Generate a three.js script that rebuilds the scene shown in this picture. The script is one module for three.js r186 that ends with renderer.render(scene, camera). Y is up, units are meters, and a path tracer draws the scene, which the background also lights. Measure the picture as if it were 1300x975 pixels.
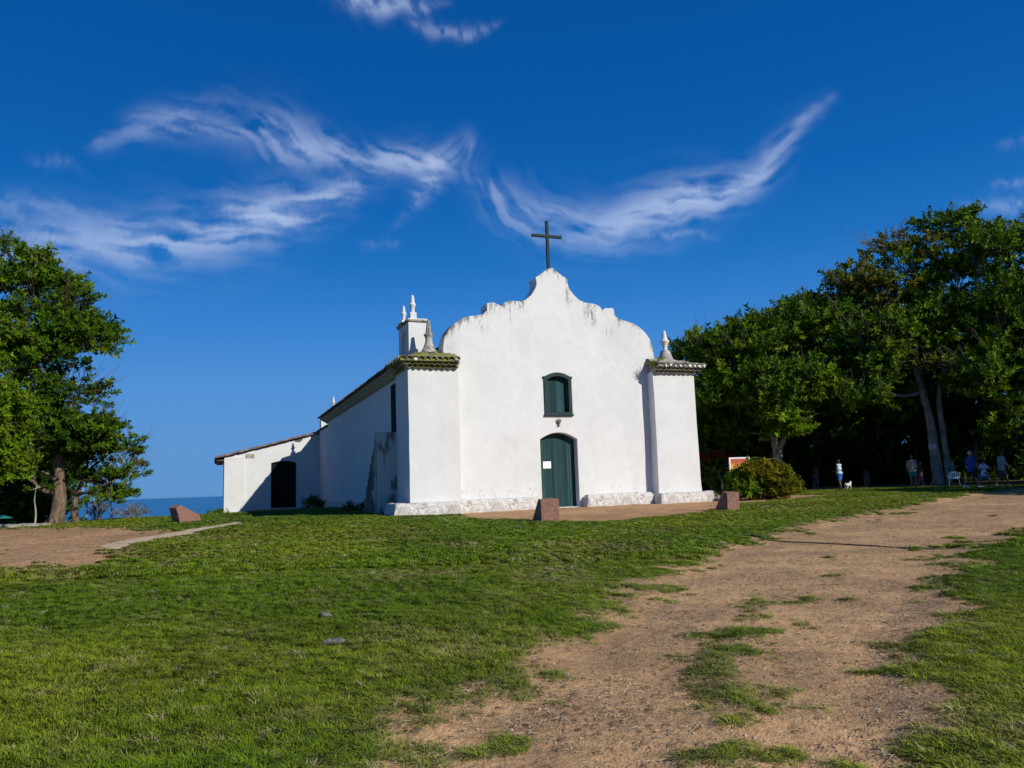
import * as THREE from 'three';
import { mergeGeometries, mergeVertices, toCreasedNormals } from 'three/addons/utils/BufferGeometryUtils.js';
import { RoundedBoxGeometry } from 'three/addons/geometries/RoundedBoxGeometry.js';

// ------------------------------------------------------------------ camera, sun, exposure
const EYE = 1.65, F = 999.02, PITCH = 0.128, ROLL = 0.0337;
const scene = new THREE.Scene();
const camera = new THREE.PerspectiveCamera(2 * Math.atan(487.5 / F) * 180 / Math.PI, 4 / 3, 0.1, 60000);
camera.position.set(0, EYE, 0);
camera.rotation.set(PITCH, 0, -ROLL, 'XYZ');
scene.add(camera);
const renderer = new THREE.WebGLRenderer({ antialias: true });
renderer.toneMapping = THREE.LinearToneMapping;
renderer.toneMappingExposure = 1.1;
renderer.shadowMap.enabled = true;

const YAW = 0.3638, CX = 1.7515, CZ = -31, VB = -0.92;       // the church: yaw, place and ground level below the eye
const sunLocal = new THREE.Vector3(0.54, 0.68, 1.0).normalize();
const sunDir = sunLocal.clone().applyAxisAngle(new THREE.Vector3(0, 1, 0), YAW);
const sun = new THREE.DirectionalLight(new THREE.Color(1.0, 0.94, 0.83), 4.4);
sun.position.copy(sunDir).multiplyScalar(120).add(new THREE.Vector3(0, 0, -30));
sun.target.position.set(0, 0, -30);
sun.castShadow = true;
sun.shadow.mapSize.set(4096, 4096);
Object.assign(sun.shadow.camera, { left: -60, right: 60, top: 45, bottom: -45, near: 1, far: 300 });
scene.add(sun, sun.target);

// ------------------------------------------------------------------ random numbers, noise
function rng(seed) { let a = seed >>> 0; return () => { a = (a + 0x6D2B79F5) | 0; let t = Math.imul(a ^ (a >>> 15), 1 | a); t = (t + Math.imul(t ^ (t >>> 7), 61 | t)) ^ t; return ((t ^ (t >>> 14)) >>> 0) / 4294967296; }; }
const hash = (x, y, s) => { let h = Math.imul(x | 0, 374761393) ^ Math.imul(y | 0, 668265263) ^ Math.imul(s | 0, 2147483647 - 1013); h = Math.imul(h ^ (h >>> 13), 1274126177); return ((h ^ (h >>> 16)) >>> 0) / 4294967296; };
function noise(x, y, s = 0) {
  const ix = Math.floor(x), iy = Math.floor(y), fx = x - ix, fy = y - iy, u = fx * fx * (3 - 2 * fx), v = fy * fy * (3 - 2 * fy);
  const a = hash(ix, iy, s), b = hash(ix + 1, iy, s), c = hash(ix, iy + 1, s), d = hash(ix + 1, iy + 1, s);
  return a + (b - a) * u + (c - a) * v + (a - b - c + d) * u * v;
}
function fbm(x, y, s = 0, o = 4) { let t = 0, a = 0.5, n = 0; for (let i = 0; i < o; i++) { t += a * noise(x, y, s + i * 17); n += a; x = x * 2.03 + 11.3; y = y * 2.03 + 7.7; a *= 0.5; } return t / n; }
const sstep = (a, b, x) => { const t = Math.min(1, Math.max(0, (x - a) / (b - a))); return t * t * (3 - 2 * t); };
const lerp = (a, b, t) => a + (b - a) * t, clamp = (x, a = 0, b = 1) => Math.min(b, Math.max(a, x));
const V = (x, y, z) => new THREE.Vector3(x, y, z);
const lin = (r, g, b) => new THREE.Color().setRGB(r, g, b);

// a photo pixel as a direction
const camEuler = new THREE.Euler(PITCH, 0, -ROLL, 'XYZ');
const ray = (px, py) => V((px - 650) / F, -(py - 487.5) / F, -1).applyEuler(camEuler);
const atDepth = (px, py, z) => { const r = ray(px, py).multiplyScalar(1); r.multiplyScalar(z / -r.z); r.y += EYE; return r; };

// ------------------------------------------------------------------ sky: deep blue with cirrus wisps
{
  const W = 4096, Hh = 2048, data = new Float32Array(W * Hh * 4);
  const wisps = [
    { p: [[-60, 330], [20, 322], [120, 318], [230, 303], [330, 280], [420, 255], [478, 238]], w: [30, 38, 42, 40, 36, 26, 14], a: [.4, .5, .62, .72, .85, .7, .25], seed: 3 },
    { p: [[-80, 262], [40, 268], [180, 278]], w: [16, 18, 10], a: [.2, .22, .1], seed: 4 },
    { p: [[140, 184], [210, 158], [300, 150], [380, 178], [450, 202], [520, 205], [565, 212]], w: [12, 24, 30, 30, 22, 24, 12], a: [.2, .42, .5, .6, .62, .72, .3], seed: 5 },
    { p: [[560, 206], [545, 230], [525, 255], [505, 278]], w: [20, 20, 15, 8], a: [.5, .55, .35, .1], seed: 6 },
    { p: [[590, 185], [605, 215], [640, 250], [690, 280], [770, 288], [850, 272], [910, 246], [955, 222], [985, 180], [1020, 146], [1058, 120]], w: [16, 22, 30, 34, 34, 34, 28, 22, 17, 12, 6], a: [.3, .35, .45, .55, .68, .82, .85, .65, .4, .36, .15], seed: 7 },
    { p: [[780, 300], [850, 303], [920, 300]], w: [8, 9, 6], a: [.2, .25, .1], seed: 8 },
    { p: [[410, -44], [470, -8], [530, 6], [575, 10]], w: [12, 16, 12, 6], a: [.5, .65, .5, .15], seed: 9 },
    { p: [[530, 30], [580, 38], [640, 29]], w: [7, 9, 5], a: [.25, .35, .1], seed: 10 },
    { p: [[1230, 262], [1290, 266], [1380, 262]], w: [10, 14, 16], a: [.15, .35, .4], seed: 11 },
    { p: [[1250, 232], [1300, 229], [1370, 222]], w: [6, 8, 10], a: [.1, .3, .3], seed: 12 },
    { p: [[1270, 180], [1310, 172], [1380, 160]], w: [8, 10, 12], a: [.1, .25, .3], seed: 13 },
    { p: [[40, 205], [75, 213], [95, 222]], w: [8, 9, 5], a: [.08, .12, .05], seed: 14 },
    { p: [[450, 318], [490, 312], [510, 308]], w: [7, 8, 4], a: [.1, .16, .05], seed: 15 },
  ];
  const ang = (px, py) => { const d = ray(px, py).normalize(); return [Math.atan2(d.z, d.x), Math.asin(d.y)]; };
  const K = 1 / F;
  const strokes = wisps.map((w) => ({ p: w.p.map((q) => ang(...q)), w: w.w.map((x) => x * K), a: w.a, seed: w.seed }));
  // the same kind of wisps go on round the rest of the sky
  const r = rng(91);
  for (let i = 0; i < 16; i++) {
    const az = lerp(-0.45, Math.PI * 1.45, r()) + 0.2 - Math.PI * 0.0, inFront = Math.abs(((az + Math.PI / 2 + 3 * Math.PI) % (2 * Math.PI)) - Math.PI) < 0.85;
    if (inFront) continue;
    const el = lerp(0.25, 0.9, r()), len = lerp(0.2, 0.5, r()), up = lerp(-0.15, 0.15, r()), bend = lerp(-0.08, 0.08, r());
    const p = [0, 1, 2, 3, 4].map((k) => [az + len * (k / 4 - 0.5), el + up * (k / 4 - 0.5) + bend * Math.sin(k * 0.8)]);
    strokes.push({ p, w: [.015, .03, .035, .03, .012], a: [.2, .5, .7, .5, .15], seed: 40 + i });
  }
  const rows = [[-1.6, .10, .26, .53], [-0.02, .10, .26, .53], [0.0, .107, .272, .555], [0.05, .104, .278, .585], [0.12, .080, .260, .610], [0.20, .038, .205, .570], [0.28, .0125, .150, .480], [0.36, .0045, .112, .405], [0.48, .0026, .085, .335], [0.62, .0016, .069, .285], [0.9, .0014, .05, .22], [1.6, .0012, .042, .19]];
  for (let j = 0; j < Hh; j++) {
    const el = ((j + 0.5) / Hh - 0.5) * Math.PI;
    let k = 0; while (k < rows.length - 2 && el > rows[k + 1][0]) k++;
    const t = clamp((el - rows[k][0]) / (rows[k + 1][0] - rows[k][0]));
    const c = [1, 2, 3].map((q) => lerp(rows[k][q], rows[k + 1][q], t));
    for (let i = 0; i < W; i++) { const o = (j * W + i) * 4; data[o] = c[0]; data[o + 1] = c[1]; data[o + 2] = c[2]; data[o + 3] = 1; }
  }
  const dens = new Float32Array(W * Hh);
  for (const s of strokes) {
    const fine = []; let acc = 0;
    for (let k = 0; k < s.p.length - 1; k++) for (let q = 0; q < 12; q++) {
      const t = q / 12, g = (arr, f) => { const P0 = f(arr[Math.max(0, k - 1)]), P1 = f(arr[k]), P2 = f(arr[k + 1]), P3 = f(arr[Math.min(arr.length - 1, k + 2)]); return 0.5 * (2 * P1 + (P2 - P0) * t + (2 * P0 - 5 * P1 + 4 * P2 - P3) * t * t + (3 * P1 - P0 - 3 * P2 + P3) * t * t * t); };
      fine.push([g(s.p, (x) => x[0]), g(s.p, (x) => x[1]), Math.max(.002, g(s.w, (x) => x)), Math.max(0, g(s.a, (x) => x))]);
    }
    const el0 = Math.min(...fine.map((q) => q[1] - q[2] * 3)), el1 = Math.max(...fine.map((q) => q[1] + q[2] * 3)), ca = Math.cos((el0 + el1) / 2);
    const az0 = Math.min(...fine.map((q) => q[0] - q[2] * 3 / ca)), az1 = Math.max(...fine.map((q) => q[0] + q[2] * 3 / ca));
    const j0 = Math.floor((el0 / Math.PI + .5) * Hh), j1 = Math.ceil((el1 / Math.PI + .5) * Hh), i0 = Math.floor((az0 / (2 * Math.PI) + .5) * W), i1 = Math.ceil((az1 / (2 * Math.PI) + .5) * W);
    for (let j = Math.max(0, j0); j <= Math.min(Hh - 1, j1); j++) for (let i = i0; i <= i1; i++) {
      let az = ((i + .5) / W - .5) * 2 * Math.PI, el = ((j + .5) / Hh - .5) * Math.PI;
      const n1 = (fbm(az * 8 + s.seed, el * 8, 5, 2) - .5) * .03 + (fbm(az * 30 + s.seed, el * 30, 15, 4) - .5) * .018, n2 = (fbm(az * 8 + 50, el * 8 + s.seed, 6, 2) - .5) * .026 + (fbm(az * 30 + 50, el * 30 + s.seed, 16, 4) - .5) * .016;
      const wa = az + n1, we = el + n2;
      let best = 1e9, bi = 0;
      for (let q = 0; q < fine.length; q++) { const dx = (fine[q][0] - wa) * ca, dy = fine[q][1] - we, d = dx * dx + dy * dy; if (d < best) { best = d; bi = q; } }
      const qn = fine[Math.min(fine.length - 1, bi + 1)], qp = fine[Math.max(0, bi - 1)], tx = (qn[0] - qp[0]) * ca, ty = qn[1] - qp[1], tl = Math.hypot(tx, ty) || 1;
      const dx = (wa - fine[bi][0]) * ca, dy = we - fine[bi][1], across = (dx * -ty + dy * tx) / tl, along = bi / fine.length * 6 + (dx * tx + dy * ty) / tl * 4;
      const w = fine[bi][2], q = across / w, endf = Math.exp(-Math.pow(((dx * tx + dy * ty) / tl) / w, 2) * .7);
      const body = (Math.exp(-q * q * 2.2) * .85 + Math.exp(-q * q * .8) * .22) * endf;
      if (body < .004) continue;
      const fil = fbm(along * 2.4 + across * 34, across * 92 + along * 1.5, s.seed, 6), soft = fbm(az * 40 + s.seed * 3, el * 60, 77, 6);
      const d = fine[bi][3] * body * clamp(.10 + .92 * sstep(.30, .72, fil) + .7 * (soft - .42));
      const ii = ((i % W) + W) % W, o = j * W + ii; dens[o] = Math.max(dens[o], 1 - (1 - dens[o]) * (1 - d * .74));
    }
  }
  for (let o = 0; o < W * Hh; o++) if (dens[o] > 0) { const d = dens[o], q = o * 4; data[q] = lerp(data[q], .50, d); data[q + 1] = lerp(data[q + 1], .60, d); data[q + 2] = lerp(data[q + 2], .82, d); }
  const tex = new THREE.DataTexture(data, W, Hh, THREE.RGBAFormat, THREE.FloatType);
  tex.mapping = THREE.EquirectangularReflectionMapping; tex.magFilter = tex.minFilter = THREE.LinearFilter; tex.needsUpdate = true;
  scene.background = tex; scene.environment = tex;
}

// ------------------------------------------------------------------ helpers
const taken = {};
function numbered(n) { if (!(n in taken)) { taken[n] = 0; return n; } taken[n]++; return n + '_' + String(taken[n]).padStart(3, '0'); }
function shade(o) { o.castShadow = true; o.receiveShadow = true; return o; }
function tag(o, label, category, group, kind) { Object.assign(o.userData, { label, category }); if (group) o.userData.group = group; if (kind) o.userData.kind = kind; return o; }
function part(parent, name, geo, mat) { const m = shade(new THREE.Mesh(geo, mat)); m.name = name; parent.add(m); return m; }
function top(name, geo, mat, label, category, group) { const m = shade(new THREE.Mesh(geo, mat)); m.name = numbered(name); scene.add(m); if (label) tag(m, label, category, group); return m; }
function thing(name, label, category, pos, turn = 0, group) { const g = new THREE.Group(); g.name = numbered(name); g.position.copy(pos); g.rotation.y = turn; scene.add(g); return tag(g, label, category, group); }
const std = (o) => new THREE.MeshStandardMaterial({ roughness: .85, ...o });
function tex(w, h, fn, srgb, rep) {
  const d = new Uint8Array(w * h * 4);
  for (let j = 0; j < h; j++) for (let i = 0; i < w; i++) { const c = fn(i / w, j / h, i, j), o = (j * w + i) * 4; if (typeof c === 'number') { d[o] = d[o + 1] = d[o + 2] = clamp(c) * 255; } else for (let k = 0; k < 3; k++) d[o + k] = clamp(srgb ? (c[k] <= .0031308 ? 12.92 * c[k] : 1.055 * Math.pow(Math.max(0, c[k]), 1 / 2.4) - .055) : c[k]) * 255; d[o + 3] = 255; }
  const t = new THREE.DataTexture(d, w, h, THREE.RGBAFormat); t.wrapS = t.wrapT = THREE.RepeatWrapping; t.magFilter = THREE.LinearFilter; t.minFilter = THREE.LinearMipmapLinearFilter; t.generateMipmaps = true;
  if (srgb) t.colorSpace = THREE.SRGBColorSpace; if (rep) t.repeat.set(rep[0], rep[1]); t.needsUpdate = true; return t;
}
// noise that repeats every n cells
function tnoise(x, y, n, s) { const ix = Math.floor(x), iy = Math.floor(y), fx = x - ix, fy = y - iy, u = fx * fx * (3 - 2 * fx), v = fy * fy * (3 - 2 * fy), m = (q) => ((q % n) + n) % n; const a = hash(m(ix), m(iy), s), b = hash(m(ix + 1), m(iy), s), c = hash(m(ix), m(iy + 1), s), d = hash(m(ix + 1), m(iy + 1), s); return a + (b - a) * u + (c - a) * v + (a - b - c + d) * u * v; }
function tfbm(x, y, n, s, o = 4) { let t = 0, a = .5, w = 0; for (let i = 0; i < o; i++) { t += a * tnoise(x * n, y * n, n, s + i * 13); w += a; n *= 2; a *= .55; } return t / w; }
function boxUV(geo, sc = 1) { // uv in metres from the dominant normal
  const g = geo.index ? geo.toNonIndexed() : geo; const p = g.attributes.position, n = g.attributes.normal, uv = new Float32Array(p.count * 2);
  for (let i = 0; i < p.count; i++) { const a = Math.abs(n.getX(i)), b = Math.abs(n.getY(i)), c = Math.abs(n.getZ(i)); const x = p.getX(i), y = p.getY(i), z = p.getZ(i); const q = b > a && b > c ? [x, z] : a > c ? [z, y] : [x, y]; uv[i * 2] = q[0] * sc; uv[i * 2 + 1] = q[1] * sc; }
  g.setAttribute('uv', new THREE.BufferAttribute(uv, 2)); return g;
}
function box(x0, x1, y0, y1, z0, z1, r = .02) { const g = new RoundedBoxGeometry(x1 - x0, y1 - y0, z1 - z0, 2, Math.min(r, (x1 - x0) / 2.1, (y1 - y0) / 2.1, (z1 - z0) / 2.1)); g.translate((x0 + x1) / 2, (y0 + y1) / 2, (z0 + z1) / 2); return boxUV(g); }
function tube(pts, r0, r1, seg = 5, rad = 6, wob = 0, r = null) { // tapered tube through points
  const c = new THREE.CatmullRomCurve3(pts), n = seg, pos = [], idx = [], nor = [], uv = [];
  const fr = c.computeFrenetFrames(n, false);
  for (let i = 0; i <= n; i++) {
    const t = i / n, P = c.getPointAt(t), R = lerp(r0, r1, Math.pow(t, .8));
    for (let k = 0; k <= rad; k++) { const a = k / rad * Math.PI * 2, w = wob ? 1 + wob * (noise(Math.cos(a) * 2 + P.x * 3 + 40, P.y * 2 + Math.sin(a) * 2 + P.z, 9) - .5) : 1; const N = fr.normals[i].clone().multiplyScalar(Math.cos(a)).addScaledVector(fr.binormals[i], Math.sin(a)); pos.push(P.x + N.x * R * w, P.y + N.y * R * w, P.z + N.z * R * w); nor.push(N.x, N.y, N.z); uv.push(k / rad * R * 6, t * c.getLength()); }
  }
  for (let i = 0; i < n; i++) for (let k = 0; k < rad; k++) { const a = i * (rad + 1) + k, b = a + rad + 1; idx.push(a, a + 1, b, b, a + 1, b + 1); }
  const g = new THREE.BufferGeometry(); g.setAttribute('position', new THREE.Float32BufferAttribute(pos, 3)); g.setAttribute('normal', new THREE.Float32BufferAttribute(nor, 3)); g.setAttribute('uv', new THREE.Float32BufferAttribute(uv, 2)); g.setIndex(idx); return g;
}
const merge = (a) => mergeGeometries(a.map((g) => (g.index ? g.toNonIndexed() : g)));

// ------------------------------------------------------------------ terrain
const PT = [-60, -20, 0, 4.5, 10, 16, 22, 27, 31, 40, 60, 90], PV = [-2.2, -1.85, -1.65, -1.53, -1.36, -1.19, -1.055, -.97, -.92, -.86, -.85, -.85];
function profile(t) { let k = 0; while (k < PT.length - 2 && t > PT[k + 1]) k++; t = clamp(t, PT[0], PT[PT.length - 1]); const h = PT[k + 1] - PT[k], s = (t - PT[k]) / h; const m = (i) => (i <= 0 || i >= PT.length - 1) ? 0 : (PV[i + 1] - PV[i - 1]) / (PT[i + 1] - PT[i - 1]); const s2 = s * s, s3 = s2 * s; return (2 * s3 - 3 * s2 + 1) * PV[k] + (s3 - 2 * s2 + s) * h * m(k) + (-2 * s3 + 3 * s2) * PV[k + 1] + (s3 - s2) * h * m(k + 1); }
function ground0(x, z) {
  const t = -z; let g = profile(t);
  g -= .016 * Math.max(0, -x - 5) * sstep(8, 25, t);
  g -= .10 * Math.max(0, t - 46) * sstep(-16, -21, x);
  const R = Math.hypot(x, z * 1.0);
  g -= 43 * sstep(66, 120, t) + 43 * sstep(70, 140, -x) * (1 - sstep(66, 120, t));
  g += (fbm(x * .22, z * .22, 21, 3) - .5) * .10 * sstep(3, 9, Math.hypot(x, z)) * (1 - .75 * sstep(6, 1, Math.hypot(x - CX, (z - CZ) * .6) - 5));
  return g + EYE;
}
const onGround = (px, py) => { const d = ray(px, py); let t = 2, pt = 2; for (let i = 0; i < 4000; i++) { const y = EYE + d.y * t; if (y < ground0(d.x * t, d.z * t)) break; pt = t; t *= 1.004; if (t > 200) break; } for (let k = 0; k < 20; k++) { const m = (pt + t) / 2; if (EYE + d.y * m < ground0(d.x * m, d.z * m)) t = m; else pt = m; } return V(d.x * t, EYE + d.y * t, d.z * t); };
const poly = (pts) => { const q = pts.map((p) => onGround(p[0], p[1])); return { q: q.map((v) => [v.x, v.z]), x0: Math.min(...q.map((v) => v.x)) - 2, x1: Math.max(...q.map((v) => v.x)) + 2, z0: Math.min(...q.map((v) => v.z)) - 2, z1: Math.max(...q.map((v) => v.z)) + 2 }; };
const sdPoly = (P, x, z) => { if (x < P.x0 || x > P.x1 || z < P.z0 || z > P.z1) return 9; let d = 1e9, ins = false; const q = P.q; for (let i = 0, j = q.length - 1; i < q.length; j = i++) { const [ax, az] = q[i], [bx, bz] = q[j]; const ex = bx - ax, ez = bz - az, wx = x - ax, wz = z - az, t = clamp((wx * ex + wz * ez) / (ex * ex + ez * ez)); d = Math.min(d, (wx - ex * t) ** 2 + (wz - ez * t) ** 2); if ((az > z) !== (bz > z) && x < (bx - ax) * (z - az) / (bz - az) + ax) ins = !ins; } return Math.sqrt(d) * (ins ? -1 : 1); };
const roadP = poly([[330, 1050], [440, 985], [520, 940], [600, 890], [690, 840], [765, 795], [800, 768], [840, 735], [900, 705], [960, 684], [1040, 664], [1100, 652], [1160, 641], [1215, 631], [1300, 619], [1420, 607], [1500, 640], [1420, 652], [1310, 668], [1235, 690], [1207, 712], [1187, 745], [1162, 800], [1142, 838], [1150, 870], [1152, 905], [1180, 945], [1230, 990], [1330, 1060]]);
const strip = poly([[1004, 748], [955, 760], [918, 785], [888, 806], [858, 850], [880, 885], [835, 918], [800, 960], [790, 1000], [995, 1000], [1008, 938], [985, 895], [992, 850], [978, 815], [1008, 775]]);
const yardP = poly([[-60, 722], [90, 723], [150, 716], [182, 700], [160, 690], [250, 678], [225, 673], [150, 669], [80, 670], [-60, 672]]);
const pathP = poly([[120, 694], [165, 684], [240, 672], [300, 662], [312, 664], [260, 673], [190, 686], [150, 696]]);
const apronP = poly([[588, 645], [586, 653], [600, 657], [690, 662], [770, 661], [850, 655], [908, 647], [935, 640], [1010, 633], [1050, 628], [990, 629], [925, 630], [915, 629], [840, 631], [742, 634], [690, 637]]);
const scuffP = poly([[180, 715], [300, 694], [330, 690], [270, 705], [200, 722]]);
// how much grass grows at a place, 0 to 1
function grassAt(x, z) {
  const wx = x + (fbm(x * 1.1, z * 1.1, 31, 3) - .5) * .9, wz = z + (fbm(x * 1.1 + 9, z * 1.1, 32, 3) - .5) * .9;
  const n = fbm(x * 3.2, z * 3.2, 33, 3) - .5;
  const road = sdPoly(roadP, wx, wz), st = sdPoly(strip, wx, wz);
  let g = sstep(-.12, .72, road + n * 1.1);
  g = Math.max(g, .66 * sstep(.0, -.62, st + n * 1.7));
  g = Math.max(g, .5 * sstep(.765, .83, fbm(x * 1.6 + 4, z * 1.6, 34, 3) + .10 * sstep(-.9, -.2, road)));
  g = Math.min(g, sstep(-.5, .7, sdPoly(yardP, wx, wz) + n * 2.6));
  g = Math.min(g, sstep(-.05, .2, sdPoly(pathP, x, z) + n * .3));
  g = Math.min(g, sstep(-.05, .25, sdPoly(apronP, wx, wz) + n * .5));
  g = Math.min(g, .35 + .65 * sstep(-.3, .3, sdPoly(scuffP, wx, wz) + n));
  const worn = fbm(x * .35 + 3, z * .5, 35, 4);
  g *= 1 - .55 * sstep(.60, .74, worn) * sstep(5, 14, -z);
  // bare soil under the trees
  const wood = sstep(-43.5, -46.5, z + (fbm(x * .3, z * .3, 36, 2) - .5) * 3) * sstep(8, 13, x);
  return g * (1 - .93 * wood) * (1 - .9 * sstep(-22, -25, x + z * .0) * sstep(-39, -42, z));
}
// ruts: the wheel tracks lie a little below the turf
const groundY = (x, z) => ground0(x, z) - .055 * (1 - sstep(-.35, .25, sdPoly(roadP, x, z))) * (1 - .6 * sstep(.1, -.4, sdPoly(strip, x, z)));
{
  const xs = [], zs = [];
  const grow = (list, a, b, step) => { for (let v = a; v < b - 1e-6; v += step(v)) list.push(v); };
  grow(xs, -9000, -140, (v) => Math.max(20, (-v - 120) * .5)); grow(xs, -140, -30, () => 4); grow(xs, -30, 30, (v) => lerp(.045, .16, sstep(3, 20, Math.abs(v)))); grow(xs, 30, 140, () => 4); grow(xs, 140, 9000, (v) => Math.max(20, (v - 120) * .5)); xs.push(9000);
  grow(zs, -160, -66, () => 4); grow(zs, -66, -1, (v) => lerp(.045, .35, sstep(3, 50, -v))); grow(zs, -1, 40, () => 1); grow(zs, 40, 300, () => 30); zs.push(300);
  const nx = xs.length, nz = zs.length, pos = new Float32Array(nx * nz * 3), col = new Float32Array(nx * nz * 3), uv = new Float32Array(nx * nz * 2), idx = new Uint32Array((nx - 1) * (nz - 1) * 6);
  let o = 0;
  for (let j = 0; j < nz; j++) for (let i = 0; i < nx; i++, o++) {
    const x = xs[i], z = zs[j], near = Math.abs(x) < 60 && z > -70 && z < 5; pos[o * 3] = x; pos[o * 3 + 2] = z;
    const g = near ? grassAt(x, z) : 1;
    const rel = near ? (fbm(x * 6, z * 6, 41, 3) - .5) * .022 + (fbm(x * 1.7, z * 1.7, 42, 2) - .5) * .035 : 0;
    pos[o * 3 + 1] = (near ? groundY(x, z) + rel + g * .012 : ground0(x, z)) - .01;
    uv[o * 2] = x / 2.4; uv[o * 2 + 1] = z / 2.4;
    const a = fbm(x * .5, z * .5, 43, 4), b = fbm(x * 4.5, z * 4.5, 44, 3), c2 = fbm(x * .18 + 5, z * .18, 45, 3);
    const bare = sstep(.42, .62, fbm(x * 1.1 + 8, z * 1.6, 48, 4)), bk = lerp(.84, 1.08, bare); let d = [lerp(.455, .60, a) * lerp(.86, 1.12, b), lerp(.276, .372, a) * lerp(.86, 1.12, b), lerp(.130, .188, a) * lerp(.84, 1.12, b)];
    d = d.map((q) => q * bk); const pale = 1 - sstep(-.05, .12, near ? sdPoly(pathP, x, z) : 9); d = d.map((q, k) => lerp(q, [.74, .65, .48][k], pale * .85));
    const yard = 1 - sstep(-.3, .4, near ? Math.min(sdPoly(yardP, x, z), sdPoly(apronP, x, z)) : 9); d = d.map((q, k) => q * lerp(1, [1, .92, .86][k], yard));
    const lush = sstep(.35, .65, c2), gr = [lerp(.14, .095, lush) * lerp(.8, 1.2, b), lerp(.165, .15, lush) * lerp(.8, 1.2, b), lerp(.026, .014, lush)];
    const cov = sstep(.05, .75, g);
    for (let k = 0; k < 3; k++) col[o * 3 + k] = lerp(d[k], gr[k], cov);
  }
  o = 0; for (let j = 0; j < nz - 1; j++) for (let i = 0; i < nx - 1; i++) { const a = j * nx + i, b = a + nx; idx[o++] = a; idx[o++] = b; idx[o++] = a + 1; idx[o++] = b; idx[o++] = b + 1; idx[o++] = a + 1; }
  const g = new THREE.BufferGeometry(); g.setAttribute('position', new THREE.BufferAttribute(pos, 3)); g.setAttribute('color', new THREE.BufferAttribute(col, 3)); g.setAttribute('uv', new THREE.BufferAttribute(uv, 2)); g.setIndex(new THREE.BufferAttribute(idx, 1)); g.computeVertexNormals();
  const grain = tex(1024, 1024, (u, v) => { const s = tfbm(u, v, 40, 51, 5), p = tfbm(u, v, 160, 52, 2), q = tfbm(u, v, 8, 53, 3); const k = .72 + .34 * (s - .5) * 2 * .8 + (p > .7 ? .16 : p < .27 ? -.2 : 0) + (q - .5) * .25; return [k, k * .99, k * .965]; }, true);
  const bump = tex(1024, 1024, (u, v) => tfbm(u, v, 48, 54, 5) * .7 + tfbm(u, v, 200, 55, 2) * .3);
  const m = shade(new THREE.Mesh(g, std({ vertexColors: true, map: grain, bumpMap: bump, bumpScale: .022, roughness: .95 }))); m.name = 'ground'; m.userData.kind = 'structure'; m.userData.label = 'mown green lawn with a bare sandy track on a headland'; scene.add(m);
}
{ // the sea far below
  const bump = tex(512, 512, (u, v) => tfbm(u, v, 12, 61, 5));
  const g = new THREE.PlaneGeometry(60000, 26000, 1, 1).rotateX(-Math.PI / 2); g.translate(0, EYE - 41, -13060); const uv = g.attributes.uv; for (let i = 0; i < uv.count; i++) uv.setXY(i, uv.getX(i) * 3000, uv.getY(i) * 1300);
  const m = new THREE.Mesh(g, std({ color: lin(.014, .150, .34), roughness: .4, bumpMap: bump, bumpScale: .5 })); m.name = 'sea'; m.userData.kind = 'structure'; m.receiveShadow = true; scene.add(m);
}

// ------------------------------------------------------------------ plaster, stone, wood, tile materials
const GT = [[-4.6, 5.0], [-4.58, 5.41], [-4.5, 5.7], [-4.3, 6.02], [-3.97, 6.3], [-3.68, 6.46], [-3.16, 6.56], [-2.9, 6.66], [-2.79, 6.85], [-2.79, 7.02], [-2.66, 7.08], [-2.5, 7.08], [-2.33, 7.02], [-2.23, 6.95], [-2.08, 7.09], [-1.86, 7.19], [-1.32, 7.215], [-1.0, 7.40], [-.76, 7.70], [-.66, 7.94], [-.67, 8.12], [-.69, 8.19], [-.41, 8.41], [-.12, 8.62], [.0, 8.66], [.1, 8.62], [.42, 8.38], [.66, 8.24], [.665, 8.1], [.8, 7.77], [1.14, 7.42], [1.52, 7.28], [1.88, 7.25], [2.09, 7.16], [2.23, 7.01], [2.32, 7.08], [2.48, 7.11], [2.73, 7.10], [2.75, 6.92], [2.9, 6.73], [3.2, 6.62], [3.54, 6.54], [3.95, 6.34], [4.28, 6.01], [4.47, 5.63], [4.53, 5.3], [4.52, 5.0]];
const gableTop = (u) => { let y = 5; for (let i = 0; i < GT.length - 1; i++) { const [a, b] = GT[i], [c, d] = GT[i + 1]; if ((u - a) * (u - c) <= 0 && a !== c) y = Math.max(y, lerp(b, d, (u - a) / (c - a))); } return y; };
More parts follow.
